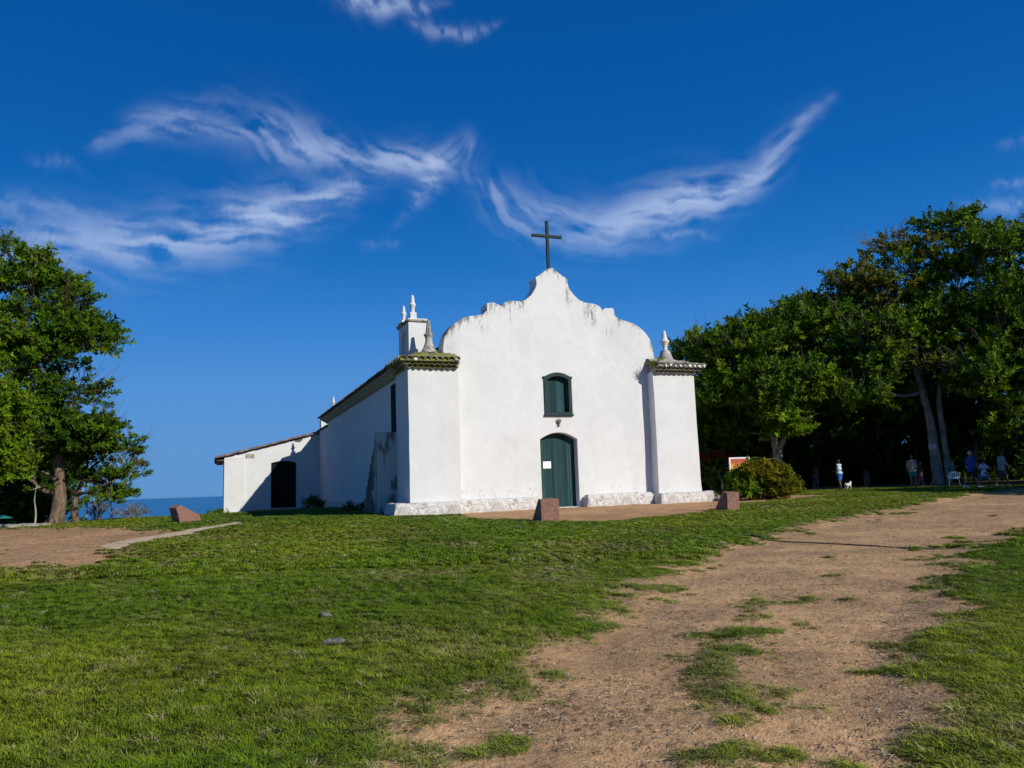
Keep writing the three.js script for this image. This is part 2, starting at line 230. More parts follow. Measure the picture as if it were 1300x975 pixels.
// limewash: white with faint mottling; stains only where the photograph shows black mildew
const wash = (x, y) => { const a = fbm(x * .7, y * .7, 101, 4), b = fbm(x * 5, y * 5, 102, 4), c = fbm(x * 22, y * 22, 103, 2); const pt = sstep(.56, .60, fbm(x * .9 + 4, y * .6, 104, 5)); const k = .635 + (a - .5) * .09 + (b - .5) * .06 + (c - .5) * .03 - pt * .022; return [k * .985, k * .996, k]; };
const mix3 = (a, b, t) => [lerp(a[0], b[0], t), lerp(a[1], b[1], t), lerp(a[2], b[2], t)];
const facadeMap = tex(2048, 2048, (s, t) => {
  const u = s * 10 - 5, v = t * 10 - 1.2; let c = wash(u, v + 30);
  if (v > 4.4) {
    const dep = gableTop(u) - v, streak = fbm(u * 11, v * 1.1, 111, 4), fine = fbm(u * 34, v * 9, 112, 3), patch = fbm(u * 1.5 + 3, v * .8, 113, 3);
    const near = sstep(.55, .0, dep), edge = sstep(.16, .0, dep);
    let m = .8 * sstep(.56, .72, streak * .55 + fine * .30 + patch * .26 + near * .08 - .08) * near + .6 * edge * sstep(.54, .70, fine * .5 + patch * .6);
    const blob = (cu, cv, ru, rv) => Math.exp(-(((u - cu) / ru) ** 2) - (((v - cv) / rv) ** 2));
    const k = blob(1.60, 6.95, .22, .38) * 1.1 + blob(1.78, 6.55, .10, .22) * .8 + blob(2.45, 6.15, .25, .22) * .45 + blob(-3.05, 6.2, .22, .3) * .5 + blob(-2.55, 6.85, .3, .2) * .6 + blob(.62, 7.55, .12, .3) * .9 + blob(.95, 7.3, .2, .2) * .5 + blob(-1.5, 7.05, .4, .2) * .6 + blob(3.9, 5.9, .4, .3) * .2 + blob(4.3, 4.95, .3, .25) * .25 + blob(-4.4, 5.2, .25, .35) * .25;
    m = Math.max(m, k * sstep(.42, .62, streak * .5 + fine * .5));
    const drip = Math.exp(-(((u + 1.86 + (noise(v * 6, 3, 5) - .5) * .03) / .022) ** 2)) * sstep(6.22, 6.5, v); m = Math.max(m, drip * (.35 + .6 * noise(v * 14, 8, 7)));
    m = Math.max(m, .12 * Math.exp(-(((u + 1.84) / .03) ** 2)) * sstep(4.5, 5.5, v) * noise(v * 9, 1, 12));
    c = mix3(c, [.13, .12, .105], clamp(m) * .86);
  }
  // splashed soil specks low on the wall
  const sp = fbm(u * 16, v * 16, 121, 3); if (v < -.1 && sp > .66) c = mix3(c, [.42, .34, .25], .5 * sstep(.66, .76, sp));
  return c;
}, true);
const plasterMap = tex(1024, 1024, (u, v) => { const a = tfbm(u, v, 4, 131, 4), b = tfbm(u, v, 24, 132, 4), sp = tfbm(u, v, 40, 133, 3), cr = tfbm(u, v * .5 + .1, 6, 134, 4); let k = .625 + (a - .5) * .10 + (b - .5) * .06; let c = [k * .985, k * .996, k]; if (sp > .80) c = mix3(c, [.34, .31, .27], sstep(.80, .92, sp) * .5 * sstep(.45, .6, cr)); return c; }, true);
const plasterBump = tex(1024, 1024, (u, v) => tfbm(u, v, 6, 141, 3) * .6 + tfbm(u, v, 48, 142, 4) * .4);
const rep = (t, a, b) => { const c = t.clone(); c.repeat.set(a, b); c.needsUpdate = true; return c; };
const M = {};
M.facade = std({ map: facadeMap, bumpMap: rep(plasterBump, 3, 3), bumpScale: .008, roughness: .92 });
M.plaster = std({ map: rep(plasterMap, .25, .25), bumpMap: rep(plasterBump, .3, .3), bumpScale: .008, roughness: .92 });
const mildew = tex(1024, 1024, (u, v) => { const s = tfbm(u * 1, v * .12, 18, 151, 4), f = tfbm(u, v * .5, 40, 152, 3), p = tfbm(u, v, 3, 153, 3); const m = sstep(.36, .56, s * .55 + f * .25 + p * .3); return mix3([.50, .50, .48], [.035, .035, .033], m * .94); }, true);
M.mildew = std({ map: rep(mildew, .5, .5), bumpMap: rep(plasterBump, .5, .5), bumpScale: .03 });
const stainMap = tex(1024, 1024, (u, v) => { const s = tfbm(u, v * .2, 14, 161, 4), p = tfbm(u, v, 3, 163, 3); const m = sstep(.50, .72, s * .7 + p * .4); return mix3([.46, .47, .45], [.07, .07, .066], m * .85); }, true);
M.stained = std({ map: rep(stainMap, .4, .4), bumpMap: rep(plasterBump, .5, .5), bumpScale: .025 });
const plinthMap = tex(1024, 1024, (u, v) => { const n = tfbm(u, v, 10, 171, 4), w = tfbm(u + n * .09, v + n * .09, 14, 172, 3), q = tfbm(u, v, 48, 173, 3), p = tfbm(u, v, 4, 174, 2); const vein = 1 - sstep(.0, .045, Math.abs(w - .5)), pit = sstep(.60, .74, q); let c = mix3([.62, .605, .585], [.42, .39, .36], sstep(.42, .66, n) * .65); c = mix3(c, [.16, .145, .13], vein * .8 * sstep(.30, .5, p + .1)); return mix3(c, [.25, .22, .19], pit * .55); }, true);
M.plinth = std({ map: rep(plinthMap, .55, .55), bumpMap: rep(plinthMap, .55, .55), bumpScale: .02 });
const woodBump = tex(256, 512, (u, v) => tfbm(u, v * .08, 32, 181, 4));
const grainMap = tex(256, 512, (u, v) => { const s = tfbm(u, v * .1, 24, 182, 4), p = tfbm(u, v, 5, 183, 3); const k = .82 + (s - .5) * .4 + (p - .5) * .3; return [k, k, k]; }, true);
const phys = (o) => new THREE.MeshPhysicalMaterial({ specularIntensity: .25, ...o });
M.green = [0, 1, 2, 3].map((i) => phys({ color: lin(.014 + i * .007, .046 + i * .015, .052 + i * .016), map: rep(grainMap, 1, .4), bumpMap: rep(woodBump, 1, .4), bumpScale: .006, roughness: .75 }));
M.frame = phys({ color: lin(.022, .050, .050), map: rep(grainMap, 1, .4), roughness: .5 });
M.crossWood = phys({ color: lin(.03, .058, .060), map: rep(grainMap, 3, 1), bumpMap: rep(woodBump, 3, 1), bumpScale: .008, roughness: .7 });
M.darkDoor = phys({ color: lin(.010, .016, .017), roughness: .85, map: rep(grainMap, 1, .4) });
M.dark = std({ color: lin(.01, .01, .011), roughness: .9 });
const tileMap = tex(512, 512, (u, v) => { const a = tfbm(u, v, 10, 191, 4), b = tfbm(u, v, 50, 192, 3); const k = .6 + (a - .5) * .8 + (b - .5) * .5; return [k, k, k]; }, true);
const mossMap = tex(512, 512, (u, v) => { const a = tfbm(u, v, 8, 195, 4), b = tfbm(u, v, 40, 196, 3); const m = sstep(.40, .60, a * .7 + b * .3); return mix3([.17, .145, .095], [.19, .215, .03], m).map((q) => q * lerp(.7, 1.3, b)); }, true);
const grayMap = tex(512, 512, (u, v) => { const a = tfbm(u, v, 6, 198, 4), b = tfbm(u, v, 40, 199, 3); return mix3([.42, .40, .35], [.15, .14, .12], sstep(.42, .62, a * .6 + b * .4)); }, true);
M.moss = std({ map: rep(mossMap, .9, .9), bumpMap: rep(tileMap, .9, .9), bumpScale: .03, roughness: .95 });
M.tile = [[.20, .115, .075], [.16, .10, .07], [.24, .16, .11], [.13, .095, .075]].map((c) => std({ color: lin(c[0] * 1.5, c[1] * 1.5, c[2] * 1.5), map: rep(tileMap, 2, 2), roughness: .9 }));
M.grayTile = [[.30, .26, .2], [.22, .19, .14], [.36, .32, .25]].map((c) => std({ color: lin(c[0] * 1.4, c[1] * 1.4, c[2] * 1.35), map: rep(tileMap, 2, 2), roughness: .9 }));
M.weather = std({ map: rep(grayMap, 1.2, 1.2), bumpMap: rep(plasterBump, 2, 2), bumpScale: .02 });
M.white = std({ map: rep(plasterMap, .8, .8), roughness: .9 });

// ------------------------------------------------------------------ the church
const church = thing('church', 'whitewashed colonial church with curved gable, green door and cross on top', 'church', V(CX, EYE + VB, CZ), YAW);
const Y = (v) => v - VB;                                      // height above the eye -> height above the church's base
const addC = (name, g, m) => { const o = part(church, name, g, m); o.position.y = -VB; return o; };   // geometry written with heights measured from the eye
{
  // facade wall with the curved gable, door and window openings
  const s = new THREE.Shape(); const r = rng(5);
  s.moveTo(-4.25, -1.2); s.lineTo(-4.25, 4.95);
  const crv = new THREE.CatmullRomCurve3(GT.map((q) => V(q[0], q[1], 0)), false, 'centripetal').getPoints(170);
  for (const p of crv) s.lineTo(p.x + (r() - .5) * .014, p.y + (r() - .5) * .014);
  s.lineTo(4.25, 4.95); s.lineTo(4.25, -1.2); s.closePath();
  const arch = (x0, x1, y0, ys, yt, n = 12) => { const p = new THREE.Path(); p.moveTo(x0, y0); p.lineTo(x1, y0); p.lineTo(x1, ys); const c = (x0 + x1) / 2, h = (x1 - x0) / 2; for (let i = 1; i < n; i++) { const a = i / n; const x = lerp(x1, x0, a), q = (x - c) / h; p.lineTo(x, ys + (yt - ys) * (1 - q * q)); } p.lineTo(x0, ys); p.closePath(); return p; };
  s.holes.push(arch(-.80, .83, -.93, 1.745, 2.02)); s.holes.push(arch(-.46, .57, 2.74, 4.17, 4.31));
  const g = new THREE.ExtrudeGeometry(s, { depth: .68, bevelEnabled: true, bevelSize: .025, bevelThickness: .03, bevelSegments: 2, curveSegments: 4 }); g.translate(0, 0, -.71);
  const p = g.attributes.position, uv = g.attributes.uv; for (let i = 0; i < p.count; i++) uv.setXY(i, (p.getX(i) + 5) / 10, (p.getY(i) + 1.2) / 10);
  addC('facade_wall', g, M.facade);

  // door: planks in a frame, set back in the opening
  const door = new THREE.Group(); door.name = 'door'; door.position.y = -VB; church.add(door);
  const n = 14, w = 1.50 / n; const shp = (x0, x1) => { const q = new THREE.Shape(), f = (x) => 1.70 + .27 * (1 - ((x - .015) / .8) ** 2); q.moveTo(x0, -.90); q.lineTo(x1, -.90); q.lineTo(x1, f(x1)); q.lineTo((x0 + x1) / 2, f((x0 + x1) / 2)); q.lineTo(x0, f(x0)); q.closePath(); return q; };
  for (let i = 0; i < n; i++) { const x0 = -.735 + i * w; const q = new THREE.ExtrudeGeometry(shp(x0 + .017, x0 + w - .017), { depth: .03, bevelEnabled: true, bevelSize: .005, bevelThickness: .006, bevelSegments: 1 }); q.translate(0, 0, -.345 + (hash(i, 2, 3) - .5) * .006); const o = part(door, 'plank', q, M.green[(i * 7 + (i >> 2)) % 4]); }
  part(door, 'backing', new THREE.ExtrudeGeometry(shp(-.79, .82), { depth: .03, bevelEnabled: false }).translate(0, 0, -.41), M.dark);
  { const fr = new THREE.Shape(), o = arch(-.795, .825, -.925, 1.745, 2.005).getPoints(), h = arch(-.742, .772, -.93, 1.72, 1.965); fr.setFromPoints(o); fr.holes.push(h); part(door, 'door_frame', new THREE.ExtrudeGeometry(fr, { depth: .05, bevelEnabled: false }).translate(0, 0, -.365), M.frame); }
  part(door, 'threshold', box(-.79, .82, -.99, -.915, -.55, .04, .015), M.plinth);

  // window with shutter planks
  const win = new THREE.Group(); win.name = 'window'; win.position.y = -VB; church.add(win);
  { const o = new THREE.Shape(arch(-.535, .645, 2.715, 4.19, 4.385).getPoints()); o.holes.push(arch(-.40, .51, 2.80, 4.10, 4.245)); part(win, 'window_frame', new THREE.ExtrudeGeometry(o, { depth: .12, bevelEnabled: true, bevelSize: .008, bevelThickness: .01, bevelSegments: 1 }).translate(0, 0, -.075), M.frame); }
  for (const sx of [-1, 1]) part(win, 'frame_ear', box(.055 + sx * .60 - .03, .055 + sx * .60 + .03, 4.15, 4.235, -.02, .065, .008), M.frame);
  part(win, 'sill', box(-.575, .685, 2.655, 2.722, -.02, .10, .012), M.frame);
  for (let i = 0; i < 4; i++) { const x0 = -.41 + i * .2325, x1 = x0 + .2325; const q = new THREE.Shape(), f = (x) => 4.12 + .135 * (1 - ((x - .055) / .47) ** 2); q.moveTo(x0 + .004, 2.77); q.lineTo(x1 - .004, 2.77); q.lineTo(x1 - .004, f(x1)); q.lineTo((x0 + x1) / 2, f((x0 + x1) / 2)); q.lineTo(x0 + .004, f(x0)); q.closePath(); part(win, 'plank', new THREE.ExtrudeGeometry(q, { depth: .025, bevelEnabled: true, bevelSize: .004, bevelThickness: .005, bevelSegments: 1 }).translate(0, 0, -.20 + (i % 2) * .003), M.green[(i * 3 + 1) % 4]); }
  part(win, 'backing', box(-.45, .56, 2.75, 4.24, -.30, -.235, .004), M.dark);

  // little vase ornament under the window
  const br = std({ color: lin(.16, .125, .055), roughness: .6 }), parts = [];
  parts.push(new THREE.LatheGeometry([[0, 0], [.055, 0], [.052, .018], [.018, .034], [.016, .06], [.05, .085], [.075, .12], [.085, .15], [.07, .155], [0, .14]].map((q) => new THREE.Vector2(...q)), 12).translate(.035, 2.275, .05));
  for (const [a, l] of [[-.95, .15], [-.5, .17], [0, .16], [.5, .17], [.95, .15]]) { const q = new THREE.SphereGeometry(.5, 8, 6).scale(.045, l, .03); q.translate(0, l / 2, 0); q.rotateZ(-a); q.translate(.035, 2.40, .05); parts.push(q); }
  addC('vase_ornament', merge(parts), br);

  // cross
  const cross = new THREE.Group(); cross.name = 'cross'; cross.position.y = -VB; church.add(cross);
  part(cross, 'upright', box(-.06, .06, 8.45, 10.73, -.32, -.21, .012).translate(-.015, 0, 0), M.crossWood);
  part(cross, 'crossbar', box(-.68, .65, 10.02, 10.13, -.327, -.203, .012).translate(-.02, 0, 0), M.crossWood);
  { const t = tube([V(.60, 10.12, -.265), V(.61, 10.17, -.265), V(.59, 10.20, -.265)], .02, .008, 4, 6); part(cross, 'hook', t, M.crossWood); }
}
// battered tower blocks
function batter(x0, x1, y0, y1, z0, z1, b) { const g = new THREE.BoxGeometry(x1 - x0, y1 - y0, z1 - z0, 10, 24, 10); g.translate((x0 + x1) / 2, (y0 + y1) / 2, (z0 + z1) / 2); const p = g.attributes.position; for (let i = 0; i < p.count; i++) { const x = p.getX(i), y = p.getY(i), z = p.getZ(i), t = 1 - (y - y0) / (y1 - y0); let nx = x + (x - (x0 + x1) / 2) / ((x1 - x0) / 2) * b * t * t + (noise(y * 1.4, x * .9, 201) - .5) * .03; const nz = z + (z - (z0 + z1) / 2) / ((z1 - z0) / 2) * b * t * t * .6 + (noise(y * 1.2, x * 1.4, 202) - .5) * .03; p.setXYZ(i, nx, y, nz); } g.computeVertexNormals(); return boxUV(toCreasedNormals(g, .6)); }
// half-round clay tile along +z (mouth at z = 0), arch up or trough
function halfTile(r, len, up, th = .018) { const s = new THREE.Shape(), n = 8; for (let i = 0; i <= n; i++) { const a = Math.PI * i / n; s[i ? 'lineTo' : 'moveTo'](Math.cos(a) * r, Math.sin(a) * r); } for (let i = n; i >= 0; i--) { const a = Math.PI * i / n; s.lineTo(Math.cos(a) * (r - th), Math.sin(a) * (r - th)); } s.closePath(); const g = new THREE.ExtrudeGeometry(s, { depth: len, bevelEnabled: false, steps: 1 }); g.translate(0, 0, -len); if (!up) g.rotateZ(Math.PI); return g; }
const plugGeo = (r) => { const g = new THREE.SphereGeometry(r, 10, 6, 0, Math.PI * 2, 0, Math.PI / 2); g.rotateX(Math.PI / 2); g.scale(1, 1, .35); return g; };
function towerTop(tw, side, x0, x1, zf, zb, mossy) { // corbelled rows of half-round tiles with a mossy tiled cap
  const v0 = 4.36; const r = rng(mossy ? 71 : 72);
  const rows = [{ v: v0 + .115, out: .13, up: false, rad: .115 }, { v: v0 + .225, out: .26, up: false, rad: .115 }, { v: v0 + .30, out: .42, up: true, rad: .105 }];
  const cornice = new THREE.Group(); cornice.name = 'cornice'; cornice.position.y = -VB; church.add(cornice);
  const bedM = mossy ? M.moss : M.weather;
  rows.forEach((R, k) => {
    const xo0 = side < 0 ? x0 - R.out : x0 + .0, xo1 = side < 0 ? x1 - .0 : x1 + R.out;
    part(cornice, 'mortar_bed', box(xo0 + .05, xo1 - .05, R.v - (k === 2 ? .07 : .055), R.v + (k === 2 ? .015 : .045), zb, zf + R.out - .06, .01), bedM);
    const put = (n, a, b, fn) => { for (let i = 0; i < n; i++) { const t = (i + .5) / n, q = lerp(a, b, t); fn(q, i); } };
    const L = .3, one = (x, z, rot, i) => {
      const m = mossy ? (k === 2 && r() < .35 ? M.grayTile[2] : r() < .75 ? M.moss : M.grayTile[i % 3]) : M.grayTile[Math.floor(r() * 3)];
      const o = part(cornice, 'roof_tile', tileGeo[R.up ? 1 : 0], m); o.position.set(x, R.v + (r() - .5) * .018, z); o.rotation.set(R.up ? .10 + (r() - .5) * .05 : -.05 + (r() - .5) * .05, rot + (r() - .5) * .06, (r() - .5) * .08, 'YXZ'); o.scale.setScalar(.96 + r() * .1);
      if (k === 2 && r() < (mossy ? .45 : .9)) { const q = part(cornice, 'mortar_plug', plugG, r() < .7 ? M.white : M.stained); q.position.set(x, R.v - .005, z); q.position.x += Math.sin(rot) * -.015; q.position.z += Math.cos(rot) * -.015; q.rotation.y = rot; q.scale.set(.5 + r() * .45, .45 + r() * .45, .7); q.position.y += (r() - .5) * .03; }
    };
    const nF = Math.round((xo1 - xo0) / .225); put(nF, xo0 + .05, xo1 - .02, (x, i) => one(x, zf + R.out, (side * .0), i));
    const xs = side < 0 ? x0 - R.out : x1 + R.out, nS = Math.round((zf - zb) / .225); put(nS, zb + .1, zf + R.out - .12, (z, i) => one(xs, z, side * Math.PI / 2, i));
  });
  // cap: hipped heap of tiles and moss
  const o3 = .36, X0 = side < 0 ? x0 - o3 : x0 + .02, X1 = side < 0 ? x1 - .02 : x1 + o3, Z1 = zf + o3, Z0 = zb, n = 28, pos = [], idx = [], uv = [], cx = (x0 + x1) / 2, cz = -.45;
  for (let j = 0; j <= n; j++) for (let i = 0; i <= n; i++) { const x = lerp(X0, X1, i / n), z = lerp(Z0, Z1, j / n); const e = Math.min(side < 0 ? x - X0 : 9, side > 0 ? X1 - x : 9, Z1 - z); const h = v0 + .35 + Math.min(.42, e * .36) + Math.abs(Math.sin((Z1 - z < (side < 0 ? x - X0 : X1 - x) ? x : z) * Math.PI / .225)) * .035 + (fbm(x * 5, z * 5, 211, 3) - .5) * .10; pos.push(x, h, z); uv.push(x, z); }
  for (let j = 0; j < n; j++) for (let i = 0; i < n; i++) { const a = j * (n + 1) + i, b = a + n + 1; idx.push(a, b, a + 1, b, b + 1, a + 1); }
  const g = new THREE.BufferGeometry(); g.setAttribute('position', new THREE.Float32BufferAttribute(pos, 3)); g.setAttribute('uv', new THREE.Float32BufferAttribute(uv, 2)); g.setIndex(idx); g.computeVertexNormals();
  part(cornice, 'tower_roof', g, mossy ? M.moss : M.weather);
}
const tileGeo = [halfTile(.115, .34, false), halfTile(.108, .36, true)], plugG = plugGeo(.088);
addC('tower', batter(-6.10, -4.19, -1.4, 4.42, -1.6, .50, .0), M.plaster).userData.label = 'left tower block of the facade';
addC('tower', batter(4.14, 6.08, -1.4, 4.42, -1.6, .50, .06), M.plaster).userData.label = 'right tower block of the facade';
delete church.children[church.children.length - 1].userData.label; delete church.children[church.children.length - 2].userData.label;
towerTop(church, -1, -6.10, -4.19, .50, -1.62, true);
towerTop(church, 1, 4.14, 6.08, .50, -1.62, false);
// pinnacles
function pinnacle(sc, mat, baseMat, x, y, z, grey) {
  const g = new THREE.Group(); g.name = 'pinnacle'; g.position.set(x, y - VB, z); g.scale.setScalar(sc); church.add(g);
  const prof = grey ? [[.34, 0], [.30, .08], [.22, .22], [.15, .40], [.125, .55], [.155, .66], [.185, .70], [.19, .74], [.15, .77], [.12, .80], [.085, 1.05], [.062, 1.26], [.03, 1.30], [0, 1.31]] : [[.11, .42], [.088, .50], [.10, .60], [.14, .72], [.19, .79], [.20, .83], [.19, .86], [.125, .90], [.10, 1.0], [.065, 1.22], [.05, 1.27], [.025, 1.30], [0, 1.31]];
  part(g, 'finial', new THREE.LatheGeometry(prof.map((q) => new THREE.Vector2(...q)), 18), mat);
  if (!grey) { const c = new THREE.CylinderGeometry(.19, .37, .45, 4, 5); c.rotateY(Math.PI / 4); c.translate(0, .20, 0); const p = c.attributes.position; for (let i = 0; i < p.count; i++) { const q = 1 + (noise(p.getX(i) * 9, p.getY(i) * 7 + p.getZ(i) * 5, 221) - .5) * .18; p.setXYZ(i, p.getX(i) * q, p.getY(i), p.getZ(i) * q); } c.computeVertexNormals(); part(g, 'base', boxUV(c), baseMat); }
}
pinnacle(1, M.weather, M.weather, -5.10, 5.05, -.25, true);
pinnacle(1, M.white, M.stained, 5.25, 5.04, -.25, false);

{ // bell turret behind the left tower
  const b = new THREE.Group(); b.name = 'bell_turret'; b.position.y = -VB; church.add(b);
  const x0 = -5.68, x1 = -4.95, z0 = -2.75, z1 = -1.05;
  part(b, 'turret_wall', batter(x0 + .12, x1, 4.2, 6.46, z0, z1, .0), M.plaster);
  const s = new THREE.Shape(); s.moveTo(z0, 4.2); s.lineTo(z1, 4.2); s.lineTo(z1, 6.46); s.lineTo(z0, 6.46); s.closePath(); const c = (z0 + z1) / 2, h = new THREE.Path(); h.moveTo(c - .45, 5.0); h.lineTo(c + .45, 5.0); h.lineTo(c + .45, 5.75); h.absarc(c, 5.75, .45, 0, Math.PI, false); h.closePath(); s.holes.push(h);
  const sw = new THREE.ExtrudeGeometry(s, { depth: .13, bevelEnabled: true, bevelSize: .008, bevelThickness: .01, bevelSegments: 1 }); sw.rotateY(-Math.PI / 2); sw.translate(x0 + .13, 0, 0); part(b, 'arched_side', boxUV(sw), M.plaster);
  part(b, 'turret_cornice', box(x0 - .06, x1 + .05, 6.44, 6.52, z0 - .06, z1 + .06, .02), M.weather);
  part(b, 'turret_coping', box(x0 - .02, x1 + .02, 6.52, 6.57, z0 - .02, z1 + .02, .015), M.white);
  for (let i = 0; i < 7; i++) { const t = part(b, 'roof_tile', tileGeo[1], M.tile[i % 4]); t.position.set(x0 - .10, 6.47 + .05 * Math.sin(i), lerp(z0 + .1, z1 - .1, i / 6)); t.rotation.set(.25, -Math.PI / 2, 0, 'YXZ'); t.scale.set(.9, .8, .35); }
}
{ // turret pinnacles
  const mk = (x, y, z, s) => { const g = new THREE.Group(); g.name = 'pinnacle'; g.position.set(x, y - VB, z); g.scale.setScalar(s); church.add(g); part(g, 'base', box(-.13, .13, 0, .26, -.13, .13, .02), M.white); part(g, 'finial', new THREE.LatheGeometry([[.085, .24], [.075, .36], [.085, .46], [.12, .54], [.135, .57], [.13, .60], [.10, .63], [.085, .66], [.06, .90], [.045, .94], [.02, .965], [0, .97]].map((q) => new THREE.Vector2(...q)), 16), M.white); };
  mk(-5.47, 6.57, -1.22, 1.0); mk(-5.53, 6.57, -2.5, .85);
  mk(-5.6, 5.15, -22.3, .85);
}
{ // nave: long side walls, gabled tiled roof
  const z0 = -21.9, z1 = -.72;
  const wall = new THREE.Shape(); wall.moveTo(z0, -1.6); wall.lineTo(z1, -1.6); wall.lineTo(z1, 4.3); wall.lineTo(z0, 4.3); wall.closePath(); const dh = new THREE.Path(); dh.moveTo(-2.95, 2.2); dh.lineTo(-1.85, 2.2); dh.lineTo(-1.85, 4.02); dh.quadraticCurveTo(-2.4, 4.28, -2.95, 4.02); dh.closePath(); wall.holes.push(dh);
  const lw = new THREE.ExtrudeGeometry(wall, { depth: .8, bevelEnabled: false }); lw.rotateY(-Math.PI / 2); lw.translate(-5.2, 0, 0); addC('nave_wall', boxUV(lw), M.plaster);
  addC('nave_wall', box(5.2, 6.0, -1.6, 4.3, z0, z1, .02), M.plaster);
  addC('nave_wall', box(-5.19, 5.19, -1.6, 4.3, z0, z0 + .7, .01), M.plaster);
  const gs = new THREE.Shape(); gs.moveTo(-6, 4.3); gs.lineTo(6, 4.3); gs.lineTo(0, 6.95); gs.closePath(); addC('rear_gable', boxUV(new THREE.ExtrudeGeometry(gs, { depth: .6, bevelEnabled: false }).translate(0, 0, z0 + .02)), M.plaster);
  const sd = new THREE.Group(); sd.name = 'upper_door'; sd.position.y = -VB; church.add(sd);
  for (let i = 0; i < 5; i++) part(sd, 'plank', box(-6.02, -5.97, 2.2, 4.16, -2.95 + i * .22 + .004, -2.95 + (i + 1) * .22 - .004, .006), M.darkDoor);
  addC('nave_plinth', (() => { const g = new THREE.BoxGeometry(.3, .75, 21.0, 2, 3, 60); g.translate(-6.02, -.95, -11.5); const p = g.attributes.position; for (let i = 0; i < p.count; i++) p.setX(i, p.getX(i) + (noise(p.getZ(i) * 2.2, p.getY(i) * 4, 231) - .5) * .08); g.computeVertexNormals(); return boxUV(g); })(), M.plinth);
  // roof slopes as corrugated tile sheets with real thickness
  const roofSlope = (sgn) => { const nx = 220, nz = 1, rows = 14, pos = [], idx = [], uv = []; const zA = -22.9, zB = -.74, N = 396; for (let k = 0; k <= rows; k++) for (let i = 0; i <= N; i++) { const z = lerp(zA, zB, i / N), t = k / rows, x = lerp(6.45, 0, t), y = lerp(4.62, 7.18, t) + .05 * Math.abs(Math.sin((z - zA) * Math.PI / .225)) - .03 * (t * rows % 1); pos.push(sgn * x, y, z); uv.push(z, x); } for (let k = 0; k < rows; k++) for (let i = 0; i < N; i++) { const a = k * (N + 1) + i, b = a + N + 1; if (sgn > 0) idx.push(a, a + 1, b, b, a + 1, b + 1); else idx.push(a, b, a + 1, b, b + 1, a + 1); } const g = new THREE.BufferGeometry(); g.setAttribute('position', new THREE.Float32BufferAttribute(pos, 3)); g.setAttribute('uv', new THREE.Float32BufferAttribute(uv, 2)); g.setIndex(idx); g.computeVertexNormals(); return g; };
  for (const sgn of [-1, 1]) {
    const roof = addC('nave_roof', roofSlope(sgn), M.tile[3]);
    // boarded soffit under the eave
    const so = new THREE.Shape(); so.moveTo(-6.41, 4.555); so.lineTo(-5.9, 4.26); so.lineTo(-5.9, 4.76); so.lineTo(-6.41, 4.60); so.closePath(); const gg = new THREE.ExtrudeGeometry(so, { depth: 21.9, bevelEnabled: false }); gg.translate(0, 0, -22.7); if (sgn > 0) gg.scale(-1, 1, 1), gg.index || (() => { const p = gg.attributes.position; for (let i = 0; i < p.count; i += 3) { const a = [p.getX(i + 1), p.getY(i + 1), p.getZ(i + 1)]; p.setXYZ(i + 1, p.getX(i + 2), p.getY(i + 2), p.getZ(i + 2)); p.setXYZ(i + 2, ...a); } gg.computeVertexNormals(); })(); part(roof, 'eave_soffit', boxUV(gg), M.weather);
    const rr = rng(81 + sgn); const nT = sgn < 0 ? 96 : 0;
    for (let i = 0; i < nT; i++) { const t = part(roof, 'roof_tile', tileGeo[1], M.tile[Math.floor(rr() * 4)]); t.position.set(sgn * (6.50 + rr() * .03), 4.60 + (rr() - .5) * .03, lerp(-22.8, -.95, (i + .5) / 96)); t.rotation.set(.38 + (rr() - .5) * .1, sgn * Math.PI / 2, (rr() - .5) * .1, 'YXZ'); }
  }
}
